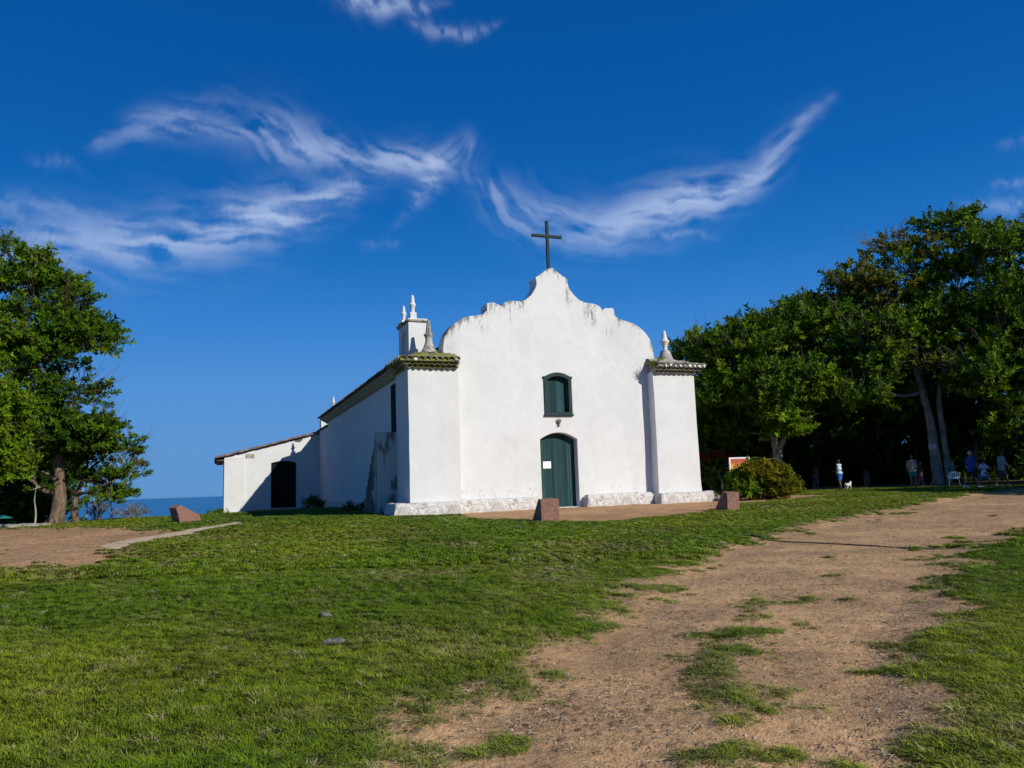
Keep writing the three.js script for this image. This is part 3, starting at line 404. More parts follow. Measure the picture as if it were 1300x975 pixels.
{ // chancel wall beyond the nave and the lean-to annex
  addC('chancel_wall', box(-6.0, 6.0, -1.8, 4.05, -26.9, -21.95, .02), M.plaster);
  addC('chancel_roof', box(-6.12, 6.12, 4.05, 4.17, -27.0, -22.0, .02), M.tile[3]);
  addC('parapet_stub', box(-6.02, -5.6, 4.175, 4.75, -25.9, -25.2, .03), M.white);
  const za = -26.25, s = new THREE.Shape(); s.moveTo(-12.03, -2.6); s.lineTo(-5.9, -2.6); s.lineTo(-5.9, 3.93); s.lineTo(-12.03, 2.40); s.closePath();
  const h = new THREE.Path(); h.moveTo(-9.14, -.98); h.lineTo(-7.5, -.98); h.lineTo(-7.5, 1.99); h.quadraticCurveTo(-8.32, 2.28, -9.14, 1.99); h.closePath(); s.holes.push(h);
  const g = new THREE.ExtrudeGeometry(s, { depth: .55, bevelEnabled: true, bevelSize: .012, bevelThickness: .012, bevelSegments: 1 }); g.translate(0, 0, za - .56); addC('annex_wall', boxUV(g), M.plaster);
  addC('annex_wall', batter(-12.02, -11.5, -2.9, 2.45, -34, za - .57, 0), M.plaster);
  addC('annex_pilaster', box(-12.05, -10.76, -2.6, 2.42, za - .1, za + .06, .02), M.plaster);
  addC('annex_step', box(-9.3, -7.3, -1.5, -.985, za - .5, za + .35, .03), M.plinth);
  const d = new THREE.Group(); d.name = 'annex_door'; d.position.y = -VB; church.add(d);
  for (let i = 0; i < 7; i++) { const w = 1.66 / 7; part(d, 'plank', box(-9.15 + i * w + .003, -9.15 + (i + 1) * w - .003, -.98, 2.22, za - .24, za - .20, .004), M.darkDoor); }
  part(d, 'backing', box(-9.16, -7.48, -.98, 2.25, za - .32, za - .25, .004), M.dark);
  // roof: sloping sheet with tiles along the verge
  const rf = new THREE.Group(); rf.name = 'annex_roof'; rf.position.y = -VB; church.add(rf);
  const N = 40, pos = [], idx = [], uv = [], ang = Math.atan2(1.53, 6.13); const R = 34; for (let k = 0; k <= R; k++) for (let i = 0; i <= N; i++) { const z = lerp(-34.2, za + .16, k / R), x = lerp(-12.55, -5.9, i / N); pos.push(x, 3.98 + (x + 5.9) * .2497 + .045 * Math.abs(Math.sin(z * Math.PI / .24)) + (noise(x * 1.2, z * .8, 241) - .5) * .07, z); uv.push(x, z); } for (let k = 0; k < R; k++) for (let i = 0; i < N; i++) { const a = k * (N + 1) + i, b = a + N + 1; idx.push(a, b, a + 1, b, b + 1, a + 1); }
  const gg = new THREE.BufferGeometry(); gg.setAttribute('position', new THREE.Float32BufferAttribute(pos, 3)); gg.setAttribute('uv', new THREE.Float32BufferAttribute(uv, 2)); gg.setIndex(idx); gg.computeVertexNormals(); part(rf, 'tile_sheet', gg, M.tile[1]);
  const rr = rng(55); for (let i = 0; i < 24; i++) { const x = lerp(-12.55, -6.05, i / 23), y = 3.98 + (x + 5.9) * .2497, t = part(rf, 'roof_tile', tileGeo[1], M.tile[Math.floor(rr() * 4)]); t.position.set(x, y + .02 + rr() * .03, za + .12 + rr() * .05); t.rotation.set(0, 0, 0); t.rotation.order = 'ZYX'; t.rotation.set((rr() - .5) * .1, -Math.PI / 2 + (rr() - .5) * .12, ang + .04, 'ZYX'); }
  const rb = rng(58); for (let i = 0; i < 30; i++) { const t = part(rf, 'roof_tile', tileGeo[1], M.tile[Math.floor(rb() * 4)]); t.position.set(-12.62, 2.30 + (rb() - .5) * .04, lerp(-34, za + .05, i / 29)); t.rotation.set(.26, -Math.PI / 2, 0, 'YXZ'); }
  part(rf, 'eave_board', box(-12.5, -12.05, 2.2, 2.27, -34, za + .02, .01), M.tile[3]);
  addC('patched_plaster', box(-10.74, -10.2, 2.33, 2.62, za - .03, za + .008, .004), M.weather);
  addC('patched_plaster', (() => { const s = new THREE.Shape(); [[-7.62, 3.40], [-7.30, 3.36], [-7.1, 3.5], [-7.12, 3.62], [-7.6, 3.5]].forEach((q, i) => s[i ? 'lineTo' : 'moveTo'](...q)); return boxUV(new THREE.ExtrudeGeometry(s, { depth: .03, bevelEnabled: false }).translate(0, 0, za - .005)); })(), M.tile[3]);
}
{ // outside stair against the nave wall, black with mildew
  const st = new THREE.Group(); st.name = 'outside_stair'; st.position.y = -VB; church.add(st);
  part(st, 'landing_block', batter(-6.80, -6.0, -1.4, 2.19, -2.35, -1.62, 0), M.stained);
  for (let i = 0; i < 10; i++) part(st, 'step', box(-6.79, -5.98, -1.4, 2.15 - (i + 1) * .29 + .05, -2.35 - (i + 1) * .285, -2.345 - i * .285, .02), M.mildew);
}
// stone bench plinth along the facade
function roughBlock(x0, x1, y0, y1, z0, z1, seed, slopeL = .02, slopeR = .02) {
  const nx = Math.max(4, Math.round((x1 - x0) / .07)), ny = 9, nz = 9, g = new THREE.BoxGeometry(x1 - x0, y1 - y0, z1 - z0, nx, ny, nz); const p = g.attributes.position, mx = (x0 + x1) / 2, my = (y0 + y1) / 2, mz = (z0 + z1) / 2, hx = (x1 - x0) / 2, hy = (y1 - y0) / 2, hz = (z1 - z0) / 2, r = .07;
  for (let i = 0; i < p.count; i++) {
    let x = p.getX(i), y = p.getY(i), z = p.getZ(i); const q = V(clamp(x, -hx + r, hx - r), clamp(y, -hy + r, hy - r), clamp(z, -hz + r, hz - r)), d = V(x, y, z).sub(q); if (d.length() > 1e-6) { d.setLength(r); x = q.x + d.x; y = q.y + d.y; z = q.z + d.z; }
    const t = .5 - y / (2 * hy); x += x < 0 ? -slopeL * t * sstep(hx - .3, hx, -x) : slopeR * t * sstep(hx - .3, hx, x); z += t * .07;
    const X = x + mx, n1 = fbm(X * 3.2 + seed, (y + z) * 3.2, 251, 3) - .5, n2 = fbm(X * 9 + seed, (y - z) * 9, 252, 2) - .5; const nn = V(x / hx, y / hy, z / hz); const ax = Math.max(Math.abs(nn.x), Math.abs(nn.y), Math.abs(nn.z));
    const k = n1 * .08 + n2 * .035; p.setXYZ(i, x + mx + (Math.abs(nn.x) > .93 * ax ? Math.sign(nn.x) * k : 0), y + my + (nn.y > .93 * ax ? k * .8 : 0), z + mz + (nn.z > .9 * ax ? k : 0));
  }
  return boxUV(toCreasedNormals(mergeVertices((g.deleteAttribute('uv'), g.deleteAttribute('normal'), g)), 1.0));
}
addC('stone_bench', roughBlock(-6.72, -4.22, -1.35, -.50, -.9, .92, 1, .12, .02), M.plinth);
addC('stone_bench', roughBlock(-4.20, -1.06, -1.35, -.475, -.1, .40, 2, .02, .04), M.plinth);
addC('stone_bench', roughBlock(1.0, 3.92, -1.35, -.455, -.1, .40, 3, .16, .02), M.plinth);
addC('stone_bench', roughBlock(3.96, 6.52, -1.35, -.50, -.6, .92, 4, .10, .16), M.plinth);
addC('door_step', roughBlock(-1.0, .95, -1.4, -.925, -.3, .30, 5), M.plinth);
{ // notice on the door
  const cv = document.createElement('canvas'); cv.width = 128; cv.height = 96; const c = cv.getContext('2d'); c.fillStyle = '#f4f4f8'; c.fillRect(0, 0, 128, 96); c.fillStyle = '#c9c9d2'; for (let i = 0; i < 6; i++) c.fillRect(22 + (i % 2) * 6, 24 + i * 9, 80 - (i * 13) % 30, 3); c.fillStyle = '#8a8a94'; c.fillRect(54, 72, 14, 5);
  const t = new THREE.CanvasTexture(cv); t.colorSpace = THREE.SRGBColorSpace;
  const g = new THREE.BoxGeometry(.33, .27, .003, 6, 6, 1); const p = g.attributes.position; for (let i = 0; i < p.count; i++) p.setZ(i, p.getZ(i) + .012 * sstep(.0, .23, p.getX(i) + p.getY(i)));
  const m = top('paper_notice', g, std({ map: t, roughness: .8 }), 'white paper notice fixed to the green church door', 'notice'); const q = V(-.40, .75 - VB, -.297).applyAxisAngle(V(0, 1, 0), YAW).add(church.position); m.position.copy(q); m.rotation.y = YAW;
}

// ------------------------------------------------------------------ leaves and trees
function leafSpray(n, len, leafL, leafW, seed) { // a twig with folded leaves, growing along +y
  const r = rng(seed), pos = [], nor = [];
  const leaf = (o, d, up, L, Wd) => { const s = V().crossVectors(d, up).normalize(), nn = V().crossVectors(s, d).normalize(); const tip = o.clone().addScaledVector(d, L).addScaledVector(nn, -L * .18), m = o.clone().addScaledVector(d, L * .45), a = m.clone().addScaledVector(s, Wd).addScaledVector(nn, Wd * .35), b = m.clone().addScaledVector(s, -Wd).addScaledVector(nn, Wd * .35); for (const q of [o, a, tip, o, tip, b]) { pos.push(q.x, q.y, q.z); } const N1 = V().crossVectors(a.clone().sub(o), tip.clone().sub(o)).normalize(), N2 = V().crossVectors(tip.clone().sub(o), b.clone().sub(o)).normalize(); for (let i = 0; i < 3; i++) nor.push(N1.x, N1.y, N1.z); for (let i = 0; i < 3; i++) nor.push(N2.x, N2.y, N2.z); };
  for (let i = 0; i < n; i++) { const t = (i + .6) / n, a = i * 2.4 + r(), o = V((r() - .5) * .03, t * len, (r() - .5) * .03); const d = V(Math.cos(a) * .9, .35 + t * .7 + (r() - .5) * .4, Math.sin(a) * .9).normalize(), up = V((r() - .5) * .8, 1, (r() - .5) * .8).normalize(); const k = .75 + r() * .5; leaf(o, d, up, leafL * k, leafW * k); }
  const g = new THREE.BufferGeometry(); g.setAttribute('position', new THREE.Float32BufferAttribute(pos, 3)); g.setAttribute('normal', new THREE.Float32BufferAttribute(nor, 3)); return g;
}
const sprayBig = leafSpray(13, .48, .21, .062, 301), sprayMid = leafSpray(12, .36, .16, .05, 302), spraySmall = leafSpray(12, .2, .08, .022, 303);
const leafMat = new THREE.MeshPhysicalMaterial({ color: lin(1, 1, 1), roughness: .55, transmission: .36, thickness: 0, specularIntensity: .15 });
const barkMap = tex(512, 512, (u, v) => { const a = tfbm(u, v * .3, 12, 311, 4), b = tfbm(u, v, 40, 312, 3), c = tfbm(u, v, 4, 313, 3); const k = lerp(.10, .34, sstep(.3, .7, a * .5 + b * .2 + c * .3)); return [k, k * .92, k * .80]; }, true);
const barkBump = tex(512, 512, (u, v) => tfbm(u, v * .3, 16, 314, 5));
const barkMat = std({ map: rep(barkMap, 1, .7), bumpMap: rep(barkBump, 1, .7), bumpScale: .03, roughness: .9 });
const brownBark = std({ color: lin(.62, .46, .36), map: rep(barkMap, 1, .7), bumpMap: rep(barkBump, 1, .7), bumpScale: .03, roughness: .9 });
const twigMat = std({ color: lin(.26, .24, .21), roughness: .9 });
const mat4 = new THREE.Matrix4(), quat = new THREE.Quaternion(), scl = V(1, 1, 1), UPV = V(0, 1, 0);
function leaves(parent, list, geo, mat, name) { const im = new THREE.InstancedMesh(geo, mat, list.length); im.name = name; list.forEach((q, i) => { quat.setFromUnitVectors(UPV, q.d); quat.multiply(new THREE.Quaternion().setFromAxisAngle(UPV, q.a)); mat4.compose(q.p, quat, scl.setScalar(q.s)); im.setMatrixAt(i, mat4); im.setColorAt(i, q.c); }); shade(im); im.userData.kind = 'stuff'; parent.add(im); return im; }
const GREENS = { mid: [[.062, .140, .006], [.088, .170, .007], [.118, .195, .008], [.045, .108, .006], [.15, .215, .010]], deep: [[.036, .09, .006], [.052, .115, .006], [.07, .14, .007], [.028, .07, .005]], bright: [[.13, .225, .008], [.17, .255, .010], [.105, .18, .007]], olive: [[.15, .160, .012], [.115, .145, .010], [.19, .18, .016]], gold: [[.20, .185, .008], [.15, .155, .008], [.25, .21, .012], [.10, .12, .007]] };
/** trunks: paths from the ground up; lobes: clouds of leaf clumps {c, r, n, pal}; heights absolute */
function makeTree(name, label, cat, base, o, group) {
  const r = rng(o.seed), t = thing(name, label, cat, base, 0, group), wood = [], list = [], L = (v) => v.clone().sub(base);
  const nodes = [];
  for (const tr of o.trunks) { const pts = tr.p.map((q) => V(...q)); wood.push(tube(pts, tr.r0, tr.r1, 12, 10, .35)); const c = new THREE.CatmullRomCurve3(pts); for (let k = 5; k <= 10; k++) nodes.push({ p: c.getPointAt(k / 10), r: lerp(tr.r0, tr.r1, k / 10) }); if (tr.flare) for (let k = 0; k < 5; k++) { const a = k * 1.26 + r(); wood.push(tube([V(pts[0].x + Math.cos(a) * tr.r0 * 2, -.12, pts[0].z + Math.sin(a) * tr.r0 * 2), V(pts[0].x + Math.cos(a) * tr.r0 * .9, .18, pts[0].z + Math.sin(a) * tr.r0 * .9), V(pts[0].x + Math.cos(a) * tr.r0 * .3, .8, pts[0].z + Math.sin(a) * tr.r0 * .3)], tr.r0 * .35, tr.r0 * .2, 4, 6, .2)); } }
  const nearest = (p, set) => { let b = set[0], bd = 1e9; for (const n of set) { const d = n.p.distanceTo(p) + Math.max(0, n.p.y - p.y) * 1.5; if (d < bd) { bd = d; b = n; } } return b; };
  const bend = (a, b, k) => [a, a.clone().lerp(b, .35).add(V((r() - .5) * k, (r() - .2) * k, (r() - .5) * k)), a.clone().lerp(b, .7).add(V((r() - .5) * k, (r() - .1) * k, (r() - .5) * k)), b];
  for (const lb of o.lobes) {
    const c = V(...lb.c), R = lb.r, n0 = nearest(c, nodes), len = n0.p.distanceTo(c), pts = bend(n0.p, c.clone().add(V(0, -R[1] * .25, 0)), len * .16); wood.push(tube(pts, Math.min(n0.r * .75, .035 + len * .022), .035, 7, 6, .2));
    const cv = new THREE.CatmullRomCurve3(pts), sub = [.45, .6, .75, .9, 1].map((k) => ({ p: cv.getPointAt(k), r: .05 }));
    const nC = Math.round(lb.n * (o.many || 1)); for (let i = 0; i < nC; i++) {
      let d; do { d = V(r() * 2 - 1, r() * 2 - 1, r() * 2 - 1); } while (d.lengthSq() > 1 || d.lengthSq() < .01); const sh = lb.fill ? Math.cbrt(r()) : (o.many ? .42 + .72 * Math.pow(r(), .8) : .62 + .4 * Math.pow(r(), .7)); d.normalize(); if (d.y < -.55 && r() < .6) d.y *= -.6;
      const P = V(c.x + d.x * R[0] * sh, c.y + d.y * R[1] * sh, c.z + d.z * R[2] * sh), nd = nearest(P, sub), tw = bend(nd.p, P, P.distanceTo(nd.p) * .2); if (!lb.fill || r() < .5) wood.push(tube(tw, .028 + r() * .02, .009, 4, 4));
      const bare = r() < ((lb.bare || 0) + (o.many ? .05 : 0)); const pal = GREENS[r() < .12 ? 'bright' : (lb.pal || 'mid')], K = bare ? 0 : Math.round((o.per || 26) * (.35 + r() * 1.1)), cs = (o.clump || .62) * (.55 + r() * .9), tone = .8 + r() * .4;
      for (let k = 0; k < K; k++) { const a = r() * 6.283, q = Math.sqrt(r()), e = V(Math.cos(a) * q, (r() - .45) * .75, Math.sin(a) * q), p = P.clone().addScaledVector(e, cs); const dd = e.clone().add(V(d.x * .5, .35, d.z * .5)).add(V((r() - .5) * .7, (r() - .5) * .7, (r() - .5) * .7)).normalize(); const cc = pal[Math.floor(r() * pal.length)], f = tone * (.8 + r() * .4); list.push({ p, d: dd, a: r() * 6.28, s: (o.leaf || 1) * (.5 + r() * r() * 1.3), c: lin(cc[0] * f, cc[1] * f, cc[2] * f) }); }
      if (!o.noTwigs && (bare || r() < .25)) for (let k = 0; k < 3; k++) { const e = P.clone().add(V(d.x * .9 + (r() - .5) * 1.1, .5 + r() * .9, d.z * .9 + (r() - .5) * 1.1)); wood.push(tube([P, P.clone().lerp(e, .5).add(V((r() - .5) * .25, 0, (r() - .5) * .25)), e], .012, .005, 3, 4)); }
    }
  }
  part(t, 'trunk', merge(wood), o.bark || barkMat); if (list.length) leaves(t, list, o.spray || sprayBig, leafMat, 'crown');
  return t;
}
const gAt = (px, py, z) => { const p = atDepth(px, py, z); p.y = groundY(p.x, p.z) - .03; return p; };
// lobes given where the photograph shows them (pixel centre, half sizes in pixels) at a depth in metres behind the lens
const lobe = (base, px, py, z, rx, ry, n, pal, ex = {}) => { const p = atDepth(px, py, z).sub(base), m = z / F; return { c: [p.x, p.y, p.z], r: [rx * m, ry * m, (ex.dz || (rx + ry) / 2 * m)], n, pal, ...ex }; };
const rel = (base, px, py, z) => { const p = atDepth(px, py, z).sub(base); return [p.x, p.y, p.z]; };
const WOOD = 'trees along the wood';
{ // tall twin-stemmed tree at the wood's edge
  const b = gAt(1192, 614, 45);
  makeTree('twin_trunk_tree', 'tall spreading tree with two pale trunks and a board nailed to it', 'tree', b, {
    seed: 401, many: 1.75, per: 15, clump: .50, leaf: 1.15,
    trunks: [{ p: [[-.05, -.2, 0], rel(b, 1186, 570, 45), rel(b, 1180, 530, 45), rel(b, 1166, 480, 45.2), rel(b, 1150, 420, 45.5)], r0: .34, r1: .12, flare: true }, { p: [[.5, -.2, .1], rel(b, 1199, 560, 44.9), rel(b, 1192, 505, 44.9), rel(b, 1198, 470, 44.8), rel(b, 1222, 400, 44.5)], r0: .21, r1: .09 }, { p: [rel(b, 1193, 478, 44.9), rel(b, 1216, 462, 44.3), rel(b, 1228, 485, 43.8), rel(b, 1243, 498, 43.4)], r0: .1, r1: .03 }],
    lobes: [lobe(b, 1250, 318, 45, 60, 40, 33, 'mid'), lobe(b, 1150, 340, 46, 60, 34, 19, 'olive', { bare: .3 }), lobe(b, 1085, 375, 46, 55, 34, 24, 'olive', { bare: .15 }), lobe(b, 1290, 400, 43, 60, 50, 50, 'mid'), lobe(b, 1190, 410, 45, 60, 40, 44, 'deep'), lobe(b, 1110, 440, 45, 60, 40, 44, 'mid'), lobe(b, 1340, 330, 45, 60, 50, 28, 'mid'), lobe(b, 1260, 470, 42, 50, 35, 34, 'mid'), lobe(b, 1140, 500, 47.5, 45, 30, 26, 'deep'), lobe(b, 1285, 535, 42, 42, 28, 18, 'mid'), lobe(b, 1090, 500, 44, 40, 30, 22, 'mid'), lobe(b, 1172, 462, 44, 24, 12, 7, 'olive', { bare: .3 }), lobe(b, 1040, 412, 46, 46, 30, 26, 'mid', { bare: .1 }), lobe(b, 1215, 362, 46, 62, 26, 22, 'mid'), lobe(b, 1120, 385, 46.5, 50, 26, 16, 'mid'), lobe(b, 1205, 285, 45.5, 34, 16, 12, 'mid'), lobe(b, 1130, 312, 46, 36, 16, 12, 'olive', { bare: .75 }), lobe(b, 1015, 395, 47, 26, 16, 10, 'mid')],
  }, WOOD);
}
{ const b = gAt(988, 618, 46);
  makeTree('round_tree', 'dense green tree with a forked grey trunk behind the clipped bush', 'tree', b, {
    seed: 402, many: 1.75, per: 15, clump: .48, leaf: 1.1, trunks: [{ p: [[0, -.2, 0], [.05, 1.2, 0], rel(b, 985, 568, 46), rel(b, 976, 540, 46)], r0: .32, r1: .16, flare: true }, { p: [rel(b, 988, 590, 46), rel(b, 992, 565, 46), rel(b, 1006, 540, 46)], r0: .2, r1: .12 }],
    lobes: [lobe(b, 905, 455, 46, 40, 32, 34, 'mid'), lobe(b, 950, 440, 45, 46, 32, 40, 'mid'), lobe(b, 1005, 435, 46, 50, 36, 40, 'mid'), lobe(b, 925, 500, 45, 44, 34, 36, 'mid'), lobe(b, 985, 495, 43.5, 46, 34, 40, 'mid'), lobe(b, 1030, 490, 44, 36, 30, 26, 'mid'), lobe(b, 920, 545, 46, 36, 22, 20, 'deep'), lobe(b, 995, 535, 43.5, 22, 24, 14, 'bright')],
  }, WOOD); }
const backTrees = [[905, 53, 430, 60], [965, 56, 410, 70], [1035, 55, 400, 70], [1100, 57, 395, 75], [1165, 58, 400, 80], [1240, 56, 385, 80], [1310, 54, 375, 85], [1385, 50, 320, 90]];
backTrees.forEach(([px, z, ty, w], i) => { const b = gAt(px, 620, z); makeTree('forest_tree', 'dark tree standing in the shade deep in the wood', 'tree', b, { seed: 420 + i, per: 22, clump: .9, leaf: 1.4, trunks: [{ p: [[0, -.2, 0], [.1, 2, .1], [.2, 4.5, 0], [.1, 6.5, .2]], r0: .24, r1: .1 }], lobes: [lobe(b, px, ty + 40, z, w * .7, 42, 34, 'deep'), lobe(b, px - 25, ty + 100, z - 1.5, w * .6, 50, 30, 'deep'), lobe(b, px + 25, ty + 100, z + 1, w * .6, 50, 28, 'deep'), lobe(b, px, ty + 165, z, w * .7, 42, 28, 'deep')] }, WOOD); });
// understorey closing the back of the wood
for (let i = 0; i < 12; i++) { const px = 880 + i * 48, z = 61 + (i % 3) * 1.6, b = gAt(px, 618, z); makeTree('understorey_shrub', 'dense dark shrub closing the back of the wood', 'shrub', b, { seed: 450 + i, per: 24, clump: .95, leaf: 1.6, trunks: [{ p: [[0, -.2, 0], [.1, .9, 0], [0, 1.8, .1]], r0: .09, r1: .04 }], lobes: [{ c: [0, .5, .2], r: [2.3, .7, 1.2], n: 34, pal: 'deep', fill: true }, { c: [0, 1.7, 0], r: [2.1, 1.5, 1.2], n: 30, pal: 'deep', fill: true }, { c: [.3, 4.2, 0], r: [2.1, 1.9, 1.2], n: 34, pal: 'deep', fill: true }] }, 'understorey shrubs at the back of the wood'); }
// big trees beside the lawn, to the right of the view: they shade the foot of the wood
[[32.5, -27, 11.5], [39.5, -36, 13.5], [45, -43, 13.5], [34, -42.5, 12.5]].forEach(([x, z, h], i) => { const b = V(x, groundY(x, z) - .03, z); makeTree('broad_tree', 'broad shade tree beside the lawn right of the track', 'tree', b, { seed: 480 + i, per: 24, clump: .95, leaf: 1.3, trunks: [{ p: [[0, -.2, 0], [.1, 1.6, 0], [.2, 3, .2], [0, 5, 0]], r0: .38, r1: .2, flare: true }], lobes: [{ c: [0, h - 3, 0], r: [4, 2.6, 4], n: 60, pal: 'mid' }, { c: [-2.6, h - 5.5, 1.2], r: [3, 2.2, 3], n: 42, pal: 'mid' }, { c: [2.4, h - 5.5, -1], r: [3, 2.2, 3], n: 42, pal: 'mid' }, { c: [.2, h - 6.5, -2], r: [3.2, 2, 3], n: 40, pal: 'mid' }, { c: [0, h - 8.2, 1.5], r: [3.4, 1.8, 3], n: 36, pal: 'mid' }] }, 'broad shade trees right of the track'); });

// ---- left group of trees
{ const b = gAt(72, 663, 41);
  makeTree('large_leaning_tree', 'large dense tree with stout forked trunk above the drop to the sea', 'tree', b, {
    bark: brownBark, seed: 501, many: 1.7, per: 15, clump: .46, leaf: 1.05, trunks: [{ p: [[-.1, -.2, 0], [.1, 1, 0], rel(b, 75, 612, 41), rel(b, 74, 580, 41), rel(b, 60, 520, 41), rel(b, 40, 440, 41.5)], r0: .36, r1: .14, flare: true }, { p: [rel(b, 73, 628, 41), rel(b, 55, 622, 40.6), rel(b, 38, 608, 40.4), rel(b, 15, 592, 40)], r0: .14, r1: .06 }, { p: [rel(b, 75, 612, 41), rel(b, 58, 602, 40.6), rel(b, 30, 592, 40)], r0: .15, r1: .06 }],
    lobes: [lobe(b, 10, 350, 41, 48, 42, 31, 'mid', { bare: .12 }), lobe(b, 65, 385, 41, 44, 40, 32, 'mid', { bare: .12 }), lobe(b, 105, 430, 41, 38, 38, 26, 'mid', { bare: .06 }), lobe(b, 40, 450, 40, 56, 44, 50, 'mid'), lobe(b, 95, 500, 41, 40, 36, 20, 'deep', { bare: .25 }), lobe(b, 30, 530, 40, 56, 40, 44, 'deep'), lobe(b, 80, 560, 40.5, 50, 30, 34, 'deep'), lobe(b, -50, 420, 42, 60, 90, 60, 'mid'), lobe(b, -50, 560, 42, 60, 60, 40, 'deep')],
  }); }
{ const b = gAt(97, 662, 43);
  makeTree('spreading_tree', 'low spreading tree with flat layered branches reaching towards the sea', 'tree', b, {
    bark: brownBark, seed: 502, many: 1.5, per: 14, clump: .38, leaf: .95, spray: sprayMid, trunks: [{ p: [[0, -.2, 0], rel(b, 95, 640, 43), rel(b, 99, 625, 43), rel(b, 110, 600, 43)], r0: .18, r1: .1 }, { p: [rel(b, 99, 628, 43), rel(b, 118, 622, 42.6), rel(b, 142, 612, 42.2)], r0: .1, r1: .045 }, { p: [rel(b, 99, 628, 43), rel(b, 90, 620, 42.6), rel(b, 88, 606, 42.5)], r0: .09, r1: .04 }],
    lobes: [lobe(b, 120, 545, 43, 34, 16, 22, 'mid'), lobe(b, 140, 570, 43, 34, 14, 20, 'mid', { bare: .12 }), lobe(b, 95, 580, 42, 34, 18, 22, 'deep'), lobe(b, 150, 600, 43, 26, 9, 12, 'mid', { bare: .25 }), lobe(b, 115, 605, 42.5, 30, 12, 16, 'deep', { bare: .2 }), lobe(b, 143, 628, 43, 17, 12, 13, 'bright'), lobe(b, 165, 588, 43.5, 16, 8, 6, 'olive', { bare: .6 })],
  }); }
{ const b = gAt(-40, 668, 34);
  makeTree('bright_leaf_tree', 'bright green tree overhanging the bare yard beside a parasol', 'tree', b, { bark: brownBark, seed: 503, per: 26, clump: .5, leaf: .9, trunks: [{ p: [[0, -.2, 0], [.1, 1.5, 0], [.2, 3, 0], [0, 5, 0]], r0: .2, r1: .1 }], lobes: [lobe(b, -14, 540, 34, 32, 60, 40, 'bright'), lobe(b, 0, 595, 34, 26, 22, 18, 'bright'), lobe(b, -60, 480, 34, 50, 60, 40, 'bright')] }); }
[[30, 47, 640], [-25, 48, 640], [55, 50, 640]].forEach(([px, z], i) => { const b = gAt(px, 660, z); makeTree('understorey_shrub', 'dark shrub filling the shade behind the large leaning tree', 'shrub', b, { seed: 520 + i, per: 22, clump: .8, leaf: 1.2, trunks: [{ p: [[0, -.2, 0], [.1, .9, 0], [0, 1.8, .1]], r0: .08, r1: .04 }], lobes: [{ c: [0, 1.1, 0], r: [1.7, 1.3, 1.2], n: 26, pal: 'deep', fill: true }, { c: [-.2, 3.2, 0], r: [1.8, 1.5, 1.2], n: 26, pal: 'deep', fill: true }] }, 'shrubs behind the large leaning tree'); });
// slim saplings and dry bushes at the brow
function sapling(px, py, z, h, n, pal, label, seed) { const b = gAt(px, py, z); makeTree('sapling', label, 'sapling', b, { seed, per: 12, clump: .28, leaf: .7, spray: sprayMid, trunks: [{ p: [[0, -.2, 0], [.05, h * .3, .02], [-.06, h * .65, 0], [.04, h, .05]], r0: .06, r1: .02 }], lobes: [{ c: [.1, h, 0], r: [.7, .45, .6], n, pal }] }); }
sapling(109, 660, 46, 2.6, 6, 'deep', 'slim dark sapling between the spreading tree and the sea', 531);
sapling(141, 656, 46, 1.5, 5, 'bright', 'small leafy sapling with a bent stem on the brow above the sea', 532);
sapling(44, 664, 40, 2.0, 4, 'deep', 'short thin sapling beside the large leaning tree', 533);
function dryBush(px, py, z, w, h, label, seed) { const b = gAt(px, py, z), r = rng(seed), g = [], t = thing('dry_bush', label, 'bush', b); for (let i = 0; i < 46; i++) { const a = r() * 6.28, q = Math.sqrt(r()) * w, e = V(Math.cos(a) * q, h * (.5 + r() * .6) * (1 - .5 * q / w), Math.sin(a) * q * .6); const m = e.clone().multiplyScalar(.5).add(V((r() - .5) * .2, .1, (r() - .5) * .2)); g.push(tube([V(e.x * .2, -.1, e.z * .2), m, e], .014, .005, 4, 4)); for (let k = 0; k < 3; k++) g.push(tube([m, m.clone().lerp(e, .6).add(V((r() - .5) * .3, .1, (r() - .5) * .3)), e.clone().add(V((r() - .5) * .5, r() * .2, (r() - .5) * .4))], .008, .004, 3, 3)); } part(t, 'twigs', merge(g), twigMat); const l = []; for (let i = 0; i < 60; i++) { const a = r() * 6.28, q = Math.sqrt(r()) * w; l.push({ p: V(Math.cos(a) * q, h * (.3 + r() * .6) * (1 - .4 * q / w), Math.sin(a) * q * .6), d: V((r() - .5), .8, (r() - .5)).normalize(), a: r() * 6, s: .7 + r() * .5, c: lin(.16, .14, .08) }); } leaves(t, l, spraySmall, leafMat, 'foliage'); }
dryBush(166, 656, 48, 1.25, 1.15, 'pale leafless bush on the brow in front of the sea', 541);
dryBush(123, 656, 48, .8, 2.0, 'tall pale dry bush between the thin stems and the sea', 542);

